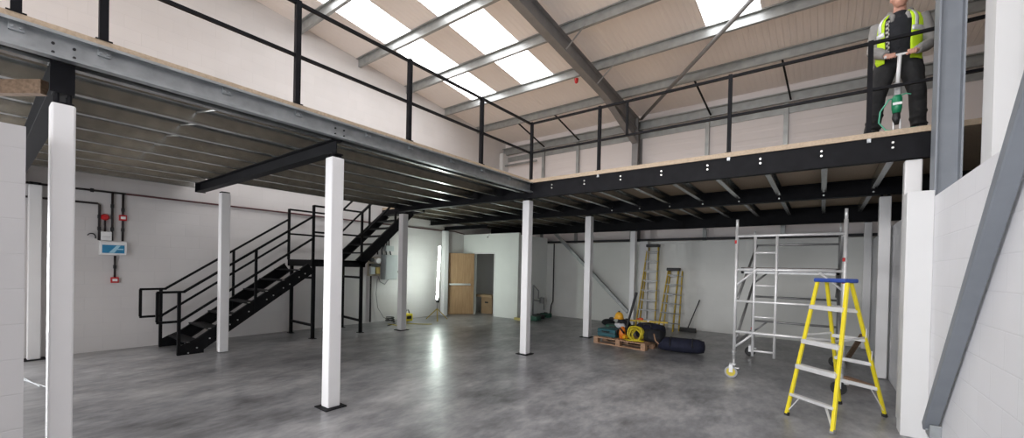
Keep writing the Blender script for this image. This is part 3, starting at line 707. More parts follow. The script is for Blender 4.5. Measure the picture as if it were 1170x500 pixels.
# ================================================================== PALLET AND TOOLS
pa = math.atan2(8.0-8.16, -2.74+3.92)
PO = V((-3.92, 8.16, 0)); pu = V((math.cos(pa), math.sin(pa), 0)); pn = V((-pu.y, pu.x, 0))
def L(a, b, z): return PO + pu*a + pn*b + V((0, 0, z))
pl = thing('timber_pallet', 'wooden pallet loaded with tools on the concrete floor', 'pallet', (-3.3, 8.5, 0))
def obox(mb, a0, b0, z0, a1, b1, z1):
    mb.add([L(a0,b0,z0),L(a1,b0,z0),L(a1,b1,z0),L(a0,b1,z0),L(a0,b0,z1),L(a1,b0,z1),L(a1,b1,z1),L(a0,b1,z1)], [(0,3,2,1),(4,5,6,7),(0,1,5,4),(1,2,6,5),(2,3,7,6),(3,0,4,7)])
for b in (0, .35, .70):
    q = MB(); obox(q, 0, b, 0, 1.19, b+.1, .022); q.build('runner', PALW, pl)
    for a in (0, .53, 1.09):
        q = MB(); obox(q, a, b, .022, a+.1, b+.1, .10); q.build('block', PALW, pl)
for a in (0, .53, 1.09):
    q = MB(); obox(q, a, 0, .10, a+.1, .80, .122); q.build('stringer_board', PALW, pl)
for i in range(7):
    q = MB(); b = i*.1167; obox(q, 0, b, .122, 1.19, b+.1, .144); q.build('deck_board', PALW, pl)
ZP = .144
def tool(name, label, cat, a, b, z=ZP): return thing(name, label, cat, tuple(L(a, b, z)))
t = tool('tool_case', 'teal power tool case on the left end of the pallet', 'tool case', .25, .25)
q = MB(); obox(q, .02, .10, ZP, .46, .40, ZP+.17); q.build('case', TEAL, t, bevel=.02)
q = MB(); obox(q, .02, .095, ZP+.085, .46, .405, ZP+.095); q.build('seam', BLK, t)
q = MB(); q.path([L(.16,.09,ZP+.12), L(.16,.06,ZP+.12), L(.32,.06,ZP+.12), L(.32,.09,ZP+.12)], .012, 8); q.build('handle', BLK, t, smooth=True)
t = tool('tool_case', 'dark green tool case behind the teal one', 'tool case', .2, .6)
q = MB(); obox(q, 0, .45, ZP, .42, .75, ZP+.22); q.build('case', DGRN, t, bevel=.02); q = MB(); obox(q, .1, .44, ZP+.17, .3, .452, ZP+.2); q.build('latch', BLK, t)
# orange sander
t = tool('angle_grinder', 'orange hand tool standing on the middle of the pallet', 'power tool', .56, .22)
q = MB(); q.loft([(L(.56,.22,ZP), pu*.06, pn*.06), (L(.56,.22,ZP+.1), pu*.075, pn*.07), (L(.56,.22,ZP+.2), pu*.06, pn*.06), (L(.57,.22,ZP+.25), pu*.03, pn*.03)]); q.build('body', ORG, t, smooth=True)
q = MB(); q.path([L(.5,.16,ZP+.06), L(.47,.12,ZP+.16), L(.56,.12,ZP+.23), L(.64,.16,ZP+.12)], .018, 8); q.build('handle', BLK, t, smooth=True)
q = MB(); q.tube(L(.62,.2,ZP+.04), L(.68,.18,ZP+.04), .05, 14); q.build('disc_guard', AMB, t)
# amber helmet on bundle
t = tool('tool_bag', 'black tool bag holding up the orange helmet', 'bag', .36, .55)
q = MB(); q.loft([(L(.45,.50,ZP), pu*.15, pn*.11), (L(.45,.50,ZP+.12), pu*.16, pn*.12), (L(.42,.48,ZP+.30), pu*.12, pn*.09), (L(.4,.45,ZP+.375), pu*.07, pn*.07)]); q.build('bag', BLKC, t, smooth=True)
q = MB(); q.path([L(.40,.5,ZP+.26), L(.42,.48,ZP+.36), L(.56,.48,ZP+.36), L(.6,.5,ZP+.26)], .01, 6); q.build('strap', RUB, t, smooth=True)
t = tool('hard_hat', 'orange yellow hard hat resting on top of the black tool bag', 'helmet', .40, .42, ZP+.40)
q = MB()
n = 16; rr = [(.10, 0), (.098, .05), (.08, .10), (.045, .135), (.0, .145)]
q.loft([(L(.36,.42,ZP+.385+z_), pu*max(r_, .004), pn*max(r_, .004)*.85) for r_, z_ in rr]); q.build('shell', AMB, t, smooth=True)
q = MB(); q.loft([(L(.36,.41,ZP+.38), pu*.115, pn*.11), (L(.36,.41,ZP+.39), pu*.115, pn*.11)]); q.build('brim', AMB, t)
q = MB(); q.tube(L(.36,.42,ZP+.52), L(.36,.42,ZP+.55), .022, 10); q.build('crown_knob', BLK, t)
t = tool('rag', 'crumpled white cloth below the hard hat', 'cloth', .38, .38, ZP+.22)
q = MB()
for i in range(6): q.ball(L(.34+.035*i, .36+.02*math.sin(i*2), ZP+.24+.02*math.cos(i*3)), (.05, .05, .04))
q.build('cloth', mat('off_white_cloth', (.5, .5, .52), .9), t, voxel=.012)
# long black bar handle
t = tool('sledge_hammer', 'long black shaft leaning up out of the pallet load', 'hammer', .6, .35)
q = MB(); q.tube(L(.58,.30,ZP+.1), L(.80,.34,ZP+.98), .022, 10, .026); q.build('shaft', BLK, t); q = MB(); q.tube(L(.49,.30,ZP+.07), L(.67,.30,ZP+.07), .035, 10); q.build('head', RUB, t)
# yellow hose coil
t = tool('coiled_hose', 'yellow hose coiled upright on the front of the pallet', 'hose', .92, .14)
for j, (R_, off) in enumerate(((.155, 0), (.145, .03), (.125, -.03), (.11, .05), (.135, .06))):
    q = MB(); tilt = .35
    pts = []
    for i in range(28):
        a = 2*math.pi*i/28
        pts.append(L(.90+R_*math.cos(a)+.01*j, .12+off+tilt*R_*math.sin(a)*.5, ZP+.165+R_*.9*math.sin(a)-(.155-R_)+.012*math.sin(3*a+j)))
    q.path(pts, .017, 8, True); q.build('coil', YHOSE, t, smooth=True)
q = MB(); q.path([L(.70,.08,ZP+.02), L(.8,.02,ZP+.02), L(1.0,.05,ZP+.03), L(1.1,.12,ZP+.02)], .017, 8); q.build('hose_end', YHOSE, t, smooth=True)
# blue-black holdalls
t = tool('holdall', 'dark blue holdall at the back right of the pallet', 'bag', 1.1, .55)
q = MB(); q.loft([(L(.74,.56,ZP+.17), pn*.04, V((0,0,.04))), (L(.76,.56,ZP+.17), pn*.16, V((0,0,.15))), (L(1.0,.56,ZP+.18), pn*.19, V((0,0,.18))), (L(1.28,.56,ZP+.17), pn*.17, V((0,0,.16))), (L(1.31,.56,ZP+.17), pn*.05, V((0,0,.05)))]); q.build('body', NAVY, t, smooth=True)
q = MB(); q.path([L(.9,.42,ZP+.2), L(.93,.40,ZP+.33), L(1.1,.40,ZP+.33), L(1.13,.42,ZP+.2)], .012, 6); q.build('strap', BLK, t, smooth=True)
t = tool('holdall', 'black tool holdall overhanging the right end of the pallet', 'bag', 1.25, .25)
q = MB(); q.loft([(L(1.06,.30,ZP+.13), pn*.05, V((0,0,.05))), (L(1.08,.30,ZP+.13), pn*.16, V((0,0,.12))), (L(1.30,.30,ZP+.14), pn*.18, V((0,0,.14))), (L(1.40,.30,ZP+.13), pn*.14, V((0,0,.11))), (L(1.42,.30,ZP+.13), pn*.04, V((0,0,.04)))]); q.build('body', BLKC, t, smooth=True)
q = MB(); q.path([L(1.30,.14,ZP+.2), L(1.34,.12,ZP+.08), L(1.42,.10,ZP+.02)], .014, 6); q.build('strap', mat('tan_strap', (.35, .2, .12), .8), t, smooth=True)
# level / yellow bar on top
t = tool('spirit_level', 'long yellow spirit level laid across the holdalls', 'level', 1.0, .5, ZP+.34)
q = MB().sweep([(-.012,-.017),(.012,-.017),(.012,.017),(-.012,.017)], L(.60,.46,ZP+.37), L(1.36,.62,ZP+.385)); q.build('body', YELD, t); q = MB(); q.tube(L(.96,.525,ZP+.380), L(1.0,.535,ZP+.380), .014, 10); q.build('vial', WHT, t)
t = tool('red_cap', 'small orange red object on the spirit level', 'cap', .86, .55, ZP+.39)
q = MB().ball(L(.82,.52,ZP+.415), (.06, .04, .03)); q.build('body', mat('orange_red', (.6, .09, .02), .5), t, smooth=True); q = MB().ball(L(.77,.50,ZP+.41), (.04, .03, .015)); q.build('tab', RED, t, smooth=True)
# navy bag on the floor
t = thing('sports_bag', 'long navy canvas bag lying on the floor right of the pallet', 'bag', (-2.3, 8.4, 0))
u_ = V((.985, .17, 0)); n_ = V((-.17, .985, 0)); c0 = V((-2.16, 8.40, .14))
q = MB(); q.loft([(c0+u_*a, n_*w_, V((0, 0, h_))) for a, w_, h_ in ((-.44,.04,.04), (-.42,.14,.11), (-.3,.17,.135), (0,.18,.14), (.3,.17,.135), (.40,.14,.11), (.42,.04,.04))]); q.build('body', NAVY, t, smooth=True)
for a in (-.2, .2):
    q = MB().path([c0+u_*a+n_*(.185*math.cos(b))+V((0,0,.143*math.sin(b))) for b in [i*math.pi/10+math.pi*0 for i in range(11)]], .012, 6); q.build('strap', BLK, t, smooth=True)
q = MB().bar(c0-u_*.36+V((0,0,.138)), c0+u_*.36+V((0,0,.138)), .02, .006); q.build('zip', RUB, t)
# leaning ladders
def lean_ladder(name, label, bl, br_, tl_, tr_, n, cap, m, rear=None, rearm=None):
    t = thing(name, label, 'ladder', tuple((V(bl)+V(br_))/2))
    bl, br_, tl_, tr_ = map(V, (bl, br_, tl_, tr_))
    for a, b in ((bl, tl_), (br_, tr_)):
        MB().sweep(prof_C(.03, .07, .005, .005, 1), a, b, up=(0, 1, 0)).build('stile', m, t)
    for i in range(n):
        f_ = (i+.8)/(n+.35); a = bl.lerp(tl_, f_); b = br_.lerp(tr_, f_)
        MB().bar(a, b, .06, .025).build('tread', ALUD, t)
    if cap:
        c = (tl_+tr_)/2; w_ = (tr_-tl_).length/2+.03
        MB().box((c.x-w_, c.y-.09, c.z-.02), (c.x+w_, c.y+.06, c.z+.06)).build('top_cap', BLK, t, bevel=.01)
    if rear:
        for a, b in rear: MB().sweep(prof_C(.03, .05, .005, .005, 1), a, b, up=(0, 1, 0)).build('rear_stile', m, t)
        (a0, b0), (a1, b1) = map(lambda p_: (V(p_[0]), V(p_[1])), rear)
        for i in range(n):
            f_ = (i+.7)/(n+.3); MB().bar(a0.lerp(b0, f_), a1.lerp(b1, f_), .025, .025).build('rung', ALUD, t)
    return t
lean_ladder('step_ladder', 'taller yellow stepladder folded and leaning on the back wall', (-4.17,11.35,0), (-3.63,11.35,0), (-4.0,11.72,2.28), (-3.70,11.72,2.28), 8, True, YELD,
            [((-4.12,11.50,0), (-3.98,11.78,2.25)), ((-3.67,11.50,0), (-3.72,11.78,2.25))])
lean_ladder('step_ladder', 'shorter yellow stepladder leaning on the back wall beside the broom', (-3.52,11.30,0), (-3.08,11.10,0), (-3.40,11.70,1.62), (-3.12,11.66,1.62), 6, True, YELD,
            [((-3.42,11.45,0), (-3.37,11.76,1.6)), ((-2.99,11.35,0), (-3.04,11.74,1.6))])
bm = thing('broom', 'black broom leaning on the back wall right of the ladders', 'broom', (-2.79, 11.4, 0))
MB().box((-2.98, 11.33, .06), (-2.58, 11.41, .11)).build('head', BLK, bm, bevel=.006)
MB().box((-2.985, 11.325, 0), (-2.575, 11.415, .06)).build('bristles', RUB, bm)
MB().tube((-2.78, 11.37, .10), (-2.60, 11.80, .83), .014, 8).build('handle', BLK, bm)

# ================================================================== SCAFFOLD TOWER
SA, SB = -1.03, .24; YN, YF = 6.95, 9.0
sc = thing('scaffold_tower', 'aluminium mobile scaffold tower with one yellow castor in front', 'scaffold', ((SA+SB)/2, (YN+YF)/2, 0))
def std(x, y, z1, z0=.28):
    q = MB().tube((x, y, z0), (x, y, z1-.14), .024, 12); q.build('standard', ALU if y == YN else ALUD, sc, smooth=True)  # far standards get the darker aluminium, their shade put into the colour
    MB().tube((x, y, z1-.14), (x, y, z1), .019, 12).build('spigot', ALU, sc, smooth=True)
    MB().tube((x, y, .16), (x, y, .40), .017, 10).build('adjustable_leg', ALU, sc, smooth=True)
    MB().tube((x, y, .36), (x, y, .42), .036, 12).build('leg_nut', ALUD, sc)
    near = x == SA and y == YN
    w_ = MB().tube((x-.03, y-.045, .09), (x-.03, y-.005, .09), .088, 24).build('castor', ALUD if near else RUB, sc)
    MB().tube((x-.03, y-.048, .09), (x-.03, y-.002, .09), .062, 20).build('hub', YLW if near else BLK, w_)
    q = MB().box((x-.055, y-.056, .085), (x-.005, y-.049, .21)).box((x-.055, y-.001, .085), (x-.005, y+.006, .21)).box((x-.055, y-.056, .20), (x+.03, y+.02, .215)).box((x+.02, y-.045, .15), (x+.075, y-.005, .165)); q.build('castor_fork', ALU, sc)
for x in (SA, SB):
    for y in (YN, YF): std(x, y, 2.38 if x == SA else 2.46)
def rail(p, q_, r=.02, m=ALU, nm='ledger'): MB().tube(p, q_, r, 10).build(nm, m, sc, smooth=True)
for z in (2.13, 1.63, 1.16, .70):
    rail((SA, YN, z), (SB, YN, z)); rail((SA, YF, z-.02), (SB, YF, z-.02), .02, ALUD)  # far ledgers coloured darker to stand in for shade
for xx in (-.79, -.52):
    rail((xx, YN, .36), (xx, YN, 2.13), .019, ALU, 'ladder_stile'); 0
for z in (.44, .94, 1.40, 1.88):
    rail((-.79, YN, z), (-.52, YN, z), .016, ALU, 'rung')
for yy, mm in ((YN, ALU), (YF, ALUD)):  # far knee braces: shade painted by the darker aluminium
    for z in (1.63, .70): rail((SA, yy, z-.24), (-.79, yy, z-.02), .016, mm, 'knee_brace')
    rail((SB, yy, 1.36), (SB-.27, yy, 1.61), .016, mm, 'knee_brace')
rail((SA+.03, YN, .62), (SA+.03, YF, 1.55), .02, ALUD, 'diagonal_brace'); rail((SA+.03, YN, 1.2), (SA+.03, YF, 2.1), .02, ALUD, 'diagonal_brace')
rail((SB-.03, YN, .70), (SB-.03, YF, 1.6), .02, ALUD, 'diagonal_brace'); rail((SB-.03, YN, 2.1), (SB-.03, YF, 1.2), .02, ALUD, 'diagonal_brace')
for x in (SA, SB): rail((x, YN, .50), (x, YF, .50), .02, ALUD, 'horizontal_brace')
q = MB().box((SA+.06, YN+.03, 1.655), (SB-.05, YF-.03, 1.668)).build('platform', mat_wood('phenolic_ply', (.06, .045, .04), (.1, .08, .07)), sc)
q = MB()
for xx in (SA+.06, SB-.09): q.box((xx, YN+.03, 1.575), (xx+.04, YF-.03, 1.66))
for yy in (YN+.03, YF-.06): q.box((SA+.06, yy, 1.575), (SB-.05, yy+.03, 1.655))
q.build('platform_frame', ALUD, sc)
for x, y, z in ((SA, YN, 2.02), (SB, YN, 1.76), (SB, YN, 1.47), (SA, YF, .5)):
    MB().tube((x-.012, y-.012, z), (x-.012, y-.012, z+.05), .018, 12).build('red_clip', RED, sc)

# ================================================================== YELLOW STEPLADDER
fl = V((-.28, 5.51, 0)); fr = V((.12, 5.18, 0)); rr_ = V((.60, 6.20, 0)); rl = V((.21, 6.44, 0))
ld = thing('step_ladder', 'bright yellow stepladder with blue top standing by the scaffold', 'ladder', (.16, 5.83, 0))
ft, rt = V((.09, 5.70, 1.50)), V((.15, 5.83, 1.50))
dw = (fr-fl).normalized()
tfl, tfr = ft-dw*.165, ft+dw*.165; trl, trr = rt-dw*.135, rt+dw*.135
def stile(a, b, w_, d_, nm):
    dp = dw.cross(V((0,0,1)))
    MB().sweep([(-d_/2,-w_/2),(d_/2,-w_/2),(d_/2,w_/2),(-d_/2,w_/2)], V(a)+V((0,0,.02)), b, up=dw).build(nm, YEL, ld, bevel=.004)
    MB().sweep([(-d_/2-.004,-w_/2-.004),(d_/2+.004,-w_/2-.004),(d_/2+.004,w_/2+.004),(-d_/2-.004,w_/2+.004)], a, V(a).lerp(V(b), .025), up=dw).build('foot', RUB if nm != 'front_stile' or a is fl else ALUD, ld)
stile(fl, tfl, .035, .026, 'front_stile'); stile(fr, tfr, .035, .026, 'front_stile')
stile(rl, trl, .035, .024, 'rear_stile'); stile(rr_, trr, .035, .024, 'rear_stile')
def between(a0, b0, a1, b1, z, w_, h_, nm, up=None):
    f_ = z/1.5; p = V(a0).lerp(V(b0), f_); q_ = V(a1).lerp(V(b1), f_)
    MB().sweep([(-w_/2,-h_/2),(w_/2,-h_/2),(w_/2,h_/2),(-w_/2,h_/2)], p, q_).build(nm, ALU, ld, bevel=.003)
    return p, q_
for z in (1.215, .83, .55): between(fl, tfl, fr, tfr, z, .085, .048, 'tread')
p, q_ = between(fl, tfl, fr, tfr, .235, .06, .03, 'tread')
MB().bar(p.lerp(q_, .22), V(fl).lerp(tfl, .03), .02, .008).build('tread_brace', ALU, ld); MB().bar(p.lerp(q_, .80), V(fr).lerp(tfr, .02), .02, .008).build('tread_brace', ALU, ld)
for z in (1.19, .87, .60, .32): p, q_ = between(rl, trl, rr_, trr, z, .03, .04, 'rear_bar')
MB().bar(p.lerp(q_, .82), V(rr_).lerp(trr, .05), .02, .008).build('tread_brace', ALU, ld)
dp = V((0,0,1)).cross(dw)
cc = (ft+rt)/2 + V((0,0,.02))
q = MB(); c8 = [cc + dw*a + dp*b + V((0,0,z)) for z in (-.022, .022) for a, b in ((-.178,-.095), (.178,-.095), (.178,.095), (-.178,.095))]
q.add(c8, [(0,3,2,1),(4,5,6,7),(0,1,5,4),(1,2,6,5),(2,3,7,6),(3,0,4,7)]); q.build('top_tray', BLUE, ld, bevel=.012)
for a, b, c_, d_ in ((fl, tfl, rl, trl), (fr, tfr, rr_, trr)):
    p1 = V(a).lerp(b, .60); p2 = V(c_).lerp(d_, .60); q = MB().bar(p1, p2, .006, .022); q.build('spreader', ALU, ld)
for z in (.95, .7): 
    p = V(rr_).lerp(trr, z/1.5); MB().box(p-V((-.016,.012,.05)), p+V((.022,.012,.05))).build('label_plate', WHT, ld)

# loose bits on floor right, plank leaning behind
q = MB().bar((.30, 7.9, .06), (.62, 7.5, .05), .10, .03)
centred(q, 'timber_plank', PALW, 'short brown plank on the floor behind the yellow stepladder', 'plank')
q = MB().bar((.38, 9.6, .02), (.55, 8.75, .62), .07, .03)
centred(q, 'timber_batten', TIMB, 'dull timber batten propped behind the scaffold', 'batten')
for i, (a, b) in enumerate((((-9.4, 0.15, .006), (-7.6, .5, .006)), ((-9.0, .1, .006), (-7.2, .62, .006)))):
    q = MB().path([a, ((a[0]+b[0])/2, (a[1]+b[1])/2+.05, .006), b], .005, 6)
    centred(q, 'loose_cable', LGREY, '%s thin white cable lying on the floor by the left wall' % ('farther' if i == 0 else 'nearer'), 'cable')
# beam of rough timber at top left
q = MB().bar((-5.5, -.44, 2.79), (-4.44, .30, 2.79), .05, .10)
centred(q, 'timber_prop', TIMB, 'rough brown timber lodged under the mezzanine beside the nearest column', 'timber')

# ================================================================== WORKER
PX, PY, PZ = .64, 6.42, ZD1
wk = thing('person', 'worker in a hi-vis vest and dark trousers pressing a green tool down on the deck', 'person', (PX, PY, PZ))
def W(x, y, z): return V((PX+x*.95, PY+y*.95, PZ+z*.95))
def limb(mb, pts):   # (point, radius[, flat]) list -> loft with perpendicular ellipses
    pts = [(V(p[0]), p[1], (p[2] if len(p) > 2 else p[1])) for p in pts]
    rings = []
    for k, (p, r, r2) in enumerate(pts):
        d = (pts[min(k+1, len(pts)-1)][0]-pts[max(k-1, 0)][0]).normalized()
        a = V((1, 0, 0)) - d*d.x
        a = a.normalized() if a.length > .2 else (V((0, 1, 0))-d*d.y).normalized()
        b = d.cross(a); rings.append((p, a*r, b*r2))
    mb.loft(rings)
HL = W(-.09, -.253, .895); HR = W(.09, -.253, .90)       # hands on the T bar (viewer left / right)
ELL, ELR = W(-.235, .0, 1.10), W(.29, .0, 1.06); SHL, SHR = W(-.185, .0, 1.41), W(.185, .0, 1.41)
FTL, FTR = W(-.225, -.02, 0), W(.205, .05, 0); KNL, KNR = W(-.185, -.075, .50), W(.175, -.03, .50); HPL, HPR = W(-.10, .03, .92), W(.10, .03, .92)
body = MB()
# torso
body.loft([(W(0,.03,.86), (.15,0,0), (0,.10,0)), (W(0,.03,.98), (.155,0,0), (0,.105,0)), (W(0,.01,1.12), (.135,0,0), (0,.095,0)), (W(0,-.01,1.28), (.16,0,0), (0,.11,0)), (W(0,-.01,1.40), (.165,0,0), (0,.10,0)), (W(0,.0,1.46), (.11,0,0), (0,.075,0)), (W(0,-.01,1.50), (.058,0,0), (0,.058,0)), (W(0,-.03,1.58), (.055,0,0), (0,.058,0))])
for hp, kn, ft_ in ((HPL, KNL, FTL), (HPR, KNR, FTR)):
    limb(body, [(hp, .09), (hp.lerp(kn, .5), .078), (kn, .058), (kn.lerp(ft_+V((0,.02,.09)), .35), .056), (ft_+V((0,.02,.09)), .04)])
    body.loft([(ft_+V((0,.07,.05)), (.035,0,0), (0,0,.04)), (ft_+V((0,0,.05)), (.042,0,0), (0,0,.042)), (ft_+V((0,-.12,.035)), (.04,0,0), (0,0,.025)), (ft_+V((0,-.17,.03)), (.02,0,0), (0,0,.015))])
for sh, el, ha in ((SHL, ELL, HL), (SHR, ELR, HR)):
    wr = ha + (el-ha).normalized()*.075
    limb(body, [(sh+V((0,0,.01)), .055), (sh.lerp(el, .5), .046), (el, .038), (el.lerp(wr, .4), .038), (wr, .026, .022)])
    # palm and curled fingers round the bar (bar runs along x)
    sgn = -1 if ha is HL else 1
    limb(body, [(wr, .026, .02), (wr.lerp(ha, .5), .036, .02), (ha+V((0, .015, .022)), .040, .018), (ha+V((0, -.008, .026)), .038, .014)])
    for i in range(4):
        fx = (-.030+.02*i)*1.0; L_ = (.024, .027, .026, .021)[i if sgn < 0 else 3-i]
        b0 = ha+V((fx, -.005, .024))
        body.path([b0, b0+V((0, -.022, .000)), b0+V((0, -.033, -.018)), b0+V((0, -.026, -.018-L_)), b0+V((0, -.006, -.022-L_))], [.0098, .0095, .009, .0085, .0065], 8)
    tb = ha+V((-sgn*.030, .018, .008)); body.path([tb, tb+V((-sgn*.014, -.012, -.006)), tb+V((-sgn*.012, -.03, -.018)), tb+V((-sgn*.004, -.036, -.032))], [.012, .0115, .010, .008], 8)
# head, turned down
hc = W(0, -.06, 1.665)
body.ball(hc, (.076, .095, .105), 20, 14); body.loft([(hc+V((0,-.02,-.12)), (.03,0,0), (0,.03,0)), (hc+V((0,-.03,-.085)), (.052,0,0), (0,.055,0)), (hc+V((0,-.01,-.02)), (.068,0,0), (0,.078,0))])
body.path([hc+V((0,-.092,.015)), hc+V((0,-.108,-.02)), hc+V((0,-.112,-.035)), hc+V((0,-.094,-.045))], [.009, .012, .015, .010], 8)
for sx in (-1, 1): body.ball(hc+V((sx*.078, .005, -.01)), (.012, .022, .032)); body.ball(hc+V((sx*.033, -.082, .022)), (.020, .012, .008))
body.path([hc+V((-.026,-.092,-.068)), hc+V((0,-.102,-.069)), hc+V((.026,-.092,-.068))], [.005, .008, .005], 6)
body.build('body', SKIN, wk, voxel=.0048)
for sx in (-1, 1): MB().ball(hc+V((sx*.032, -.080, .006)), (.013, .010, .008)).build('eye', WHT, wk, smooth=True)
q = MB().ball(hc+V((0,.014,.03)), (.083, .098, .095), 18, 12); q.build('hair', HAIR, wk, smooth=True)
# trousers
tr_ = MB(); tr_.loft([(W(0,.03,.84), (.15,0,0), (0,.11,0)), (W(0,.03,.93), (.175,0,0), (0,.125,0)), (W(0,.02,1.02), (.165,0,0), (0,.12,0))])
for sx, hp, kn, ft_ in ((-1, HPL, KNL, FTL), (1, HPR, KNR, FTR)):
    limb(tr_, [(hp+V((0,0,.03)), .108), (hp.lerp(kn, .35), .104), (hp.lerp(kn, .7), .088), (kn, .078), (kn.lerp(ft_, .3), .076), (kn.lerp(ft_, .6), .070), (ft_+V((0,.02,.13)), .068), (ft_+V((0,.0,.06)), .076)])
    tr_.ball(kn+V((0,-.055,.0)), (.065, .035, .10))           # knee pocket
    tr_.ball(hp+V((sx*.085,-.02,-.16)), (.05, .08, .11))      # holster pocket
    for k in range(4): tr_.ball(kn.lerp(ft_, .45+.14*k)+V((.01*(-1)**k, -.01, 0)), (.077, .077, .02))
tr_.build('trousers', TROU, wk, voxel=.011)
for ft_ in (FTL, FTR):
    q = MB(); q.loft([(ft_+V((0,.115,.055)), (.035,0,0), (0,0,.05)), (ft_+V((0,.08,.06)), (.048,0,0), (0,0,.06)), (ft_+V((0,-.03,.06)), (.055,0,0), (0,0,.06)), (ft_+V((0,-.14,.042)), (.054,0,0), (0,0,.042)), (ft_+V((0,-.20,.03)), (.03,0,0), (0,0,.03))]); q.build('boot', BLK, wk, smooth=True)
# black t-shirt
ts = MB(); ts.loft([(W(0,.02,.93), (.168,0,0), (0,.125,0)), (W(0,.01,1.08), (.158,0,0), (0,.125,0)), (W(0,-.01,1.27), (.178,0,0), (0,.128,0)), (W(0,-.01,1.40), (.17,0,0), (0,.115,0)), (W(0,0,1.47), (.10,0,0), (0,.08,0)), (W(0,-.01,1.505), (.066,0,0), (0,.066,0))])
ts.build('t_shirt', BLKC, wk, voxel=.012)
# grey hooded jacket: two front panels, back, sleeves
def shell(mb, a0, a1, z0, z1, off, n=12, m=9, thick=.014):
    """open garment panel wrapped round the torso between angles a0..a1 (deg, 0 = +x, 270 = front)"""
    prof = [(.93, .182, .140), (1.08, .178, .140), (1.27, .196, .145), (1.36, .196, .135), (1.42, .175, .115), (1.47, .12, .09)]
    def rad(z):
        for (za, xa, ya), (zb, xb, yb_) in zip(prof, prof[1:]):
            if za <= z <= zb: t = (z-za)/(zb-za); return xa+(xb-xa)*t, ya+(yb_-ya)*t
        return (prof[0][1], prof[0][2]) if z < .93 else (prof[-1][1], prof[-1][2])
    vs = []
    for lay in (0, thick):
        for j in range(m+1):
            z = z0+(z1-z0)*j/m; rx, ry = rad(z)
            for i in range(n+1):
                a = math.radians(a0+(a1-a0)*i/n); vs.append(W((rx+off+lay)*math.cos(a), .0+(ry+off+lay)*math.sin(a), z))
    N = (n+1)*(m+1); fs = []
    for j in range(m):
        for i in range(n):
            k = j*(n+1)+i; fs.append((k, k+n+1, k+n+2, k+1)); fs.append((N+k, N+k+1, N+k+n+2, N+k+n+1))
    for i in range(n):
        fs.append((i, i+1, N+i+1, N+i)); k = m*(n+1)+i; fs.append((k, N+k, N+k+1, k+1))
    for j in range(m):
        k = j*(n+1); fs.append((k, N+k, N+k+n+1, k+n+1)); k += n; fs.append((k, k+n+1, N+k+n+1, N+k))
    mb.add(vs, fs)
jk = MB(); shell(jk, -60, 228, .93, 1.47, .0, 26, 9, .016)
for sh, el, ha in ((SHL, ELL, HL), (SHR, ELR, HR)):
    wr = ha + (el-ha).normalized()*.085
    limb(jk, [(sh+V((0,0,.0)), .078), (sh.lerp(el, .3), .074), (sh.lerp(el, .7), .066), (el, .060), (el.lerp(wr, .4), .062), (el.lerp(wr, .8), .050), (wr, .044)])
    for f_ in (.2, .45, .7): jk.ball(el.lerp(wr, f_), (.062, .06, .03))
jk.loft([(W(0,.07,1.43), (.13,0,0), (0,.06,0)), (W(0,.10,1.50), (.12,0,0), (0,.06,0)), (W(0,.11,1.56), (.08,0,0), (0,.04,0))])   # hood
for sx in (-1, 1): jk.path([W(sx*.11,.06,1.50), W(sx*.09,-.03,1.50), W(sx*.065,-.10,1.43), W(sx*.075,-.12,1.36)], [.035, .03, .028, .018], 8)
jk.build('hooded_jacket', HOOD, wk, voxel=.009)
# checked shirt edge
for sx, a in ((-1, 236),):
    ck = MB(); shell(ck, 229, 240, .97, 1.40, -.002, 3, 9, .008); ck.build('shirt_placket', CHK, wk)
# hi-vis vest panels + tape
vs_ = MB(); shell(vs_, 198, 230, .88, 1.47, .020, 6, 9, .008); shell(vs_, 296, 350, .88, 1.47, .020, 8, 9, .008); shell(vs_, 20, 160, .88, 1.47, .020, 14, 9, .008); shell(vs_, -10, 198, .88, 1.16, .020, 18, 4, .008)
vs_.build('hi_vis_vest', HIV, wk, smooth=True)
tp = MB()
for a0, a1 in ((198, 230), (296, 350)): shell(tp, a0, a1, 1.20, 1.255, .030, 6, 1, .003)
shell(tp, 211, 222, 1.255, 1.465, .030, 3, 6, .003); shell(tp, 303, 313, 1.255, 1.465, .030, 3, 6, .003); shell(tp, -10, 198, 1.03, 1.08, .030, 18, 1, .003)
tp.build('reflective_tape', REFL, wk, smooth=True)

# green floor screwdriver / stand-up tool
tx, ty = PX-.01, PY-.24
gt = thing('stand_up_screwdriver', 'green and black stand-up screwdriver with a white T handle held by the worker', 'power tool', (tx, ty, PZ))
def T(x, y, z): return V((tx+x, ty+y, PZ+z*.885))
MB().tube(T(-.13, 0, .97), T(.13, 0, .97), .0125, 10).build('t_handle', WHT, gt, smooth=True)
MB().tube(T(0, 0, .965), T(-.01, .0, .62), .018, 12).build('upper_tube', WHT, gt, smooth=True)
q = MB().box(T(-.04,-.02,.44), T(.02,.02,.62)); q.build('bracket', ALUD, gt, bevel=.008)
q = MB().loft([(T(-.012,0,.46), (.035,0,0), (0,.035,0)), (T(-.012,-.005,.42), (.045,0,0), (0,.045,0)), (T(-.012,-.005,.30), (.045,0,0), (0,.045,0)), (T(-.012,0,.24), (.035,0,0), (0,.035,0))]); q.build('motor_housing', GRN, gt, smooth=True)
MB().box(T(-.05,-.055,.33), T(.025,-.04,.36)).build('badge', WHT, gt)
q = MB().loft([(T(-.012,0,.26), (.03,0,0), (0,.03,0)), (T(-.015,0,.18), (.036,0,0), (0,.03,0)), (T(-.012,0,.10), (.022,0,0), (0,.022,0))]); q.build('gearbox', BLK, gt, smooth=True)
MB().tube(T(-.035,0,.16), T(-.035,0,.015), .009, 8).build('guide_rod', ALU, gt); MB().tube(T(.02,0,.16), T(.02,0,.015), .009, 8).build('guide_rod', ALU, gt)
MB().box(T(-.07,-.04,0), T(.05,.04,.018)).build('foot', BLK, gt, bevel=.004)
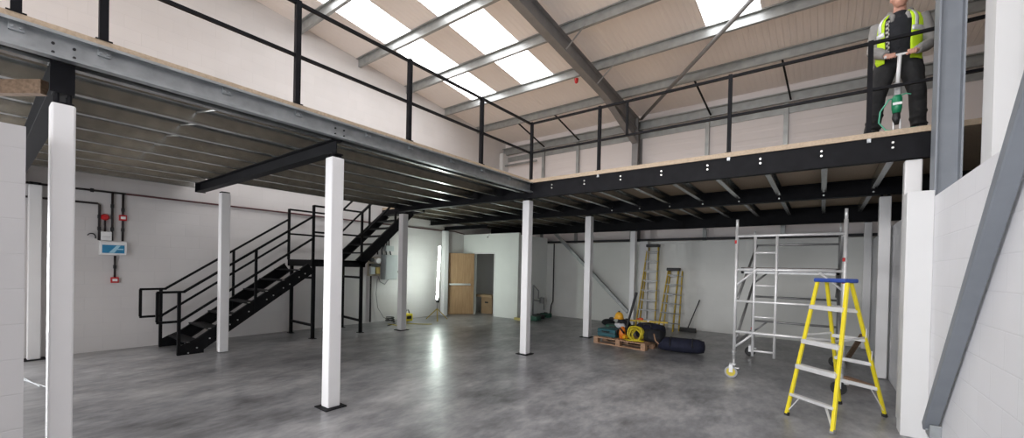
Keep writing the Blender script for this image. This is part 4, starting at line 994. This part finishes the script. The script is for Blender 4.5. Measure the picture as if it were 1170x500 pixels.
MB().path([T(-.01,0,.44), T(-.08,-.01,.42), T(-.15,-.02,.28), T(-.16,-.03,.14), T(-.10,-.04,.03), T(-.05,-.04,.02)], .008, 8).build('screw_feed_strip', LGRN, gt, smooth=True)
MB().path([T(.0,0,.45), T(.06,.0,.47), T(.1,0,.45)], .007, 8).build('cable_stub', LGRN, gt, smooth=True)
q = thing('cable_on_deck', 'pale green cable lying on the deck by the worker', 'cable', (tx+.1, ty+.05, PZ))
MB().path([T(.06,-.05,.012), T(.14,-.06,.012), T(.2,.0,.012), T(.12,.06,.012), T(.22,.08,.012), T(.3,.0,.012)], .011, 8).build('cable', LGRN, q, smooth=True)

# ================================================================== LIGHT
wd = bpy.data.worlds.new('daylight'); SC.world = wd; wd.use_nodes = True
bg = wd.node_tree.nodes['Background']; bg.inputs[0].default_value = (.86, .92, 1, 1); bg.inputs[1].default_value = 1.0
def area(name, loc, rot, sx, sy, e, c=(1, 1, 1)):
    l = bpy.data.lights.new(name, 'AREA'); l.shape = 'RECTANGLE'; l.size = sx; l.size_y = sy; l.energy = e; l.color = c
    o = bpy.data.objects.new(name, l); COL.objects.link(o); o.location = loc; o.rotation_euler = rot; return o
area('daylight_loading_door', (-1.3, -7.9, 2.3), (math.radians(90), 0, 0), 4.4, 4.4, 210, (.93, .96, 1))
area('added_upper_fill', (-4.0, -7.9, 5.7), (math.radians(97), 0, 0), 7.0, 2.2, 480, (1, .98, .97))  # added fill lamp at the solid front wall, brightens roof liner and back wall
# daylight from an unseen opening low at the left, inferred from the lit floor
area('daylight_side_window', (-9.7, -2.3, 1.1), (math.radians(80), 0, math.radians(-90)), 2.2, 2.0, 300, (.95, .97, 1))

# ================================================================== CAMERA
f_, cy_, yaw, pitch, roll = 466.835, 310.46, .6489, -.0097, .0218
fwd = V((-math.sin(yaw)*math.cos(pitch), math.cos(yaw)*math.cos(pitch), math.sin(pitch)))
r0 = V((math.cos(yaw), math.sin(yaw), 0)); u0 = r0.cross(fwd)
rt_ = r0*math.cos(roll)+u0*math.sin(roll); up_ = -r0*math.sin(roll)+u0*math.cos(roll)
cam = bpy.data.cameras.new('camera'); co = bpy.data.objects.new('camera', cam); COL.objects.link(co)
M_ = Matrix((rt_, up_, -fwd)).transposed().to_4x4(); M_.translation = V((0, 0, 1.58)); co.matrix_world = M_
cam.sensor_fit = 'HORIZONTAL'; cam.sensor_width = 36; cam.lens = f_/1170*36; cam.shift_y = (cy_-250)/1170; cam.clip_start = .05
SC.camera = co
SC.view_settings.view_transform = 'Standard'; SC.view_settings.look = 'None'; SC.view_settings.gamma = 1
SC.view_settings.use_curve_mapping = False; SC.view_settings.exposure = .56
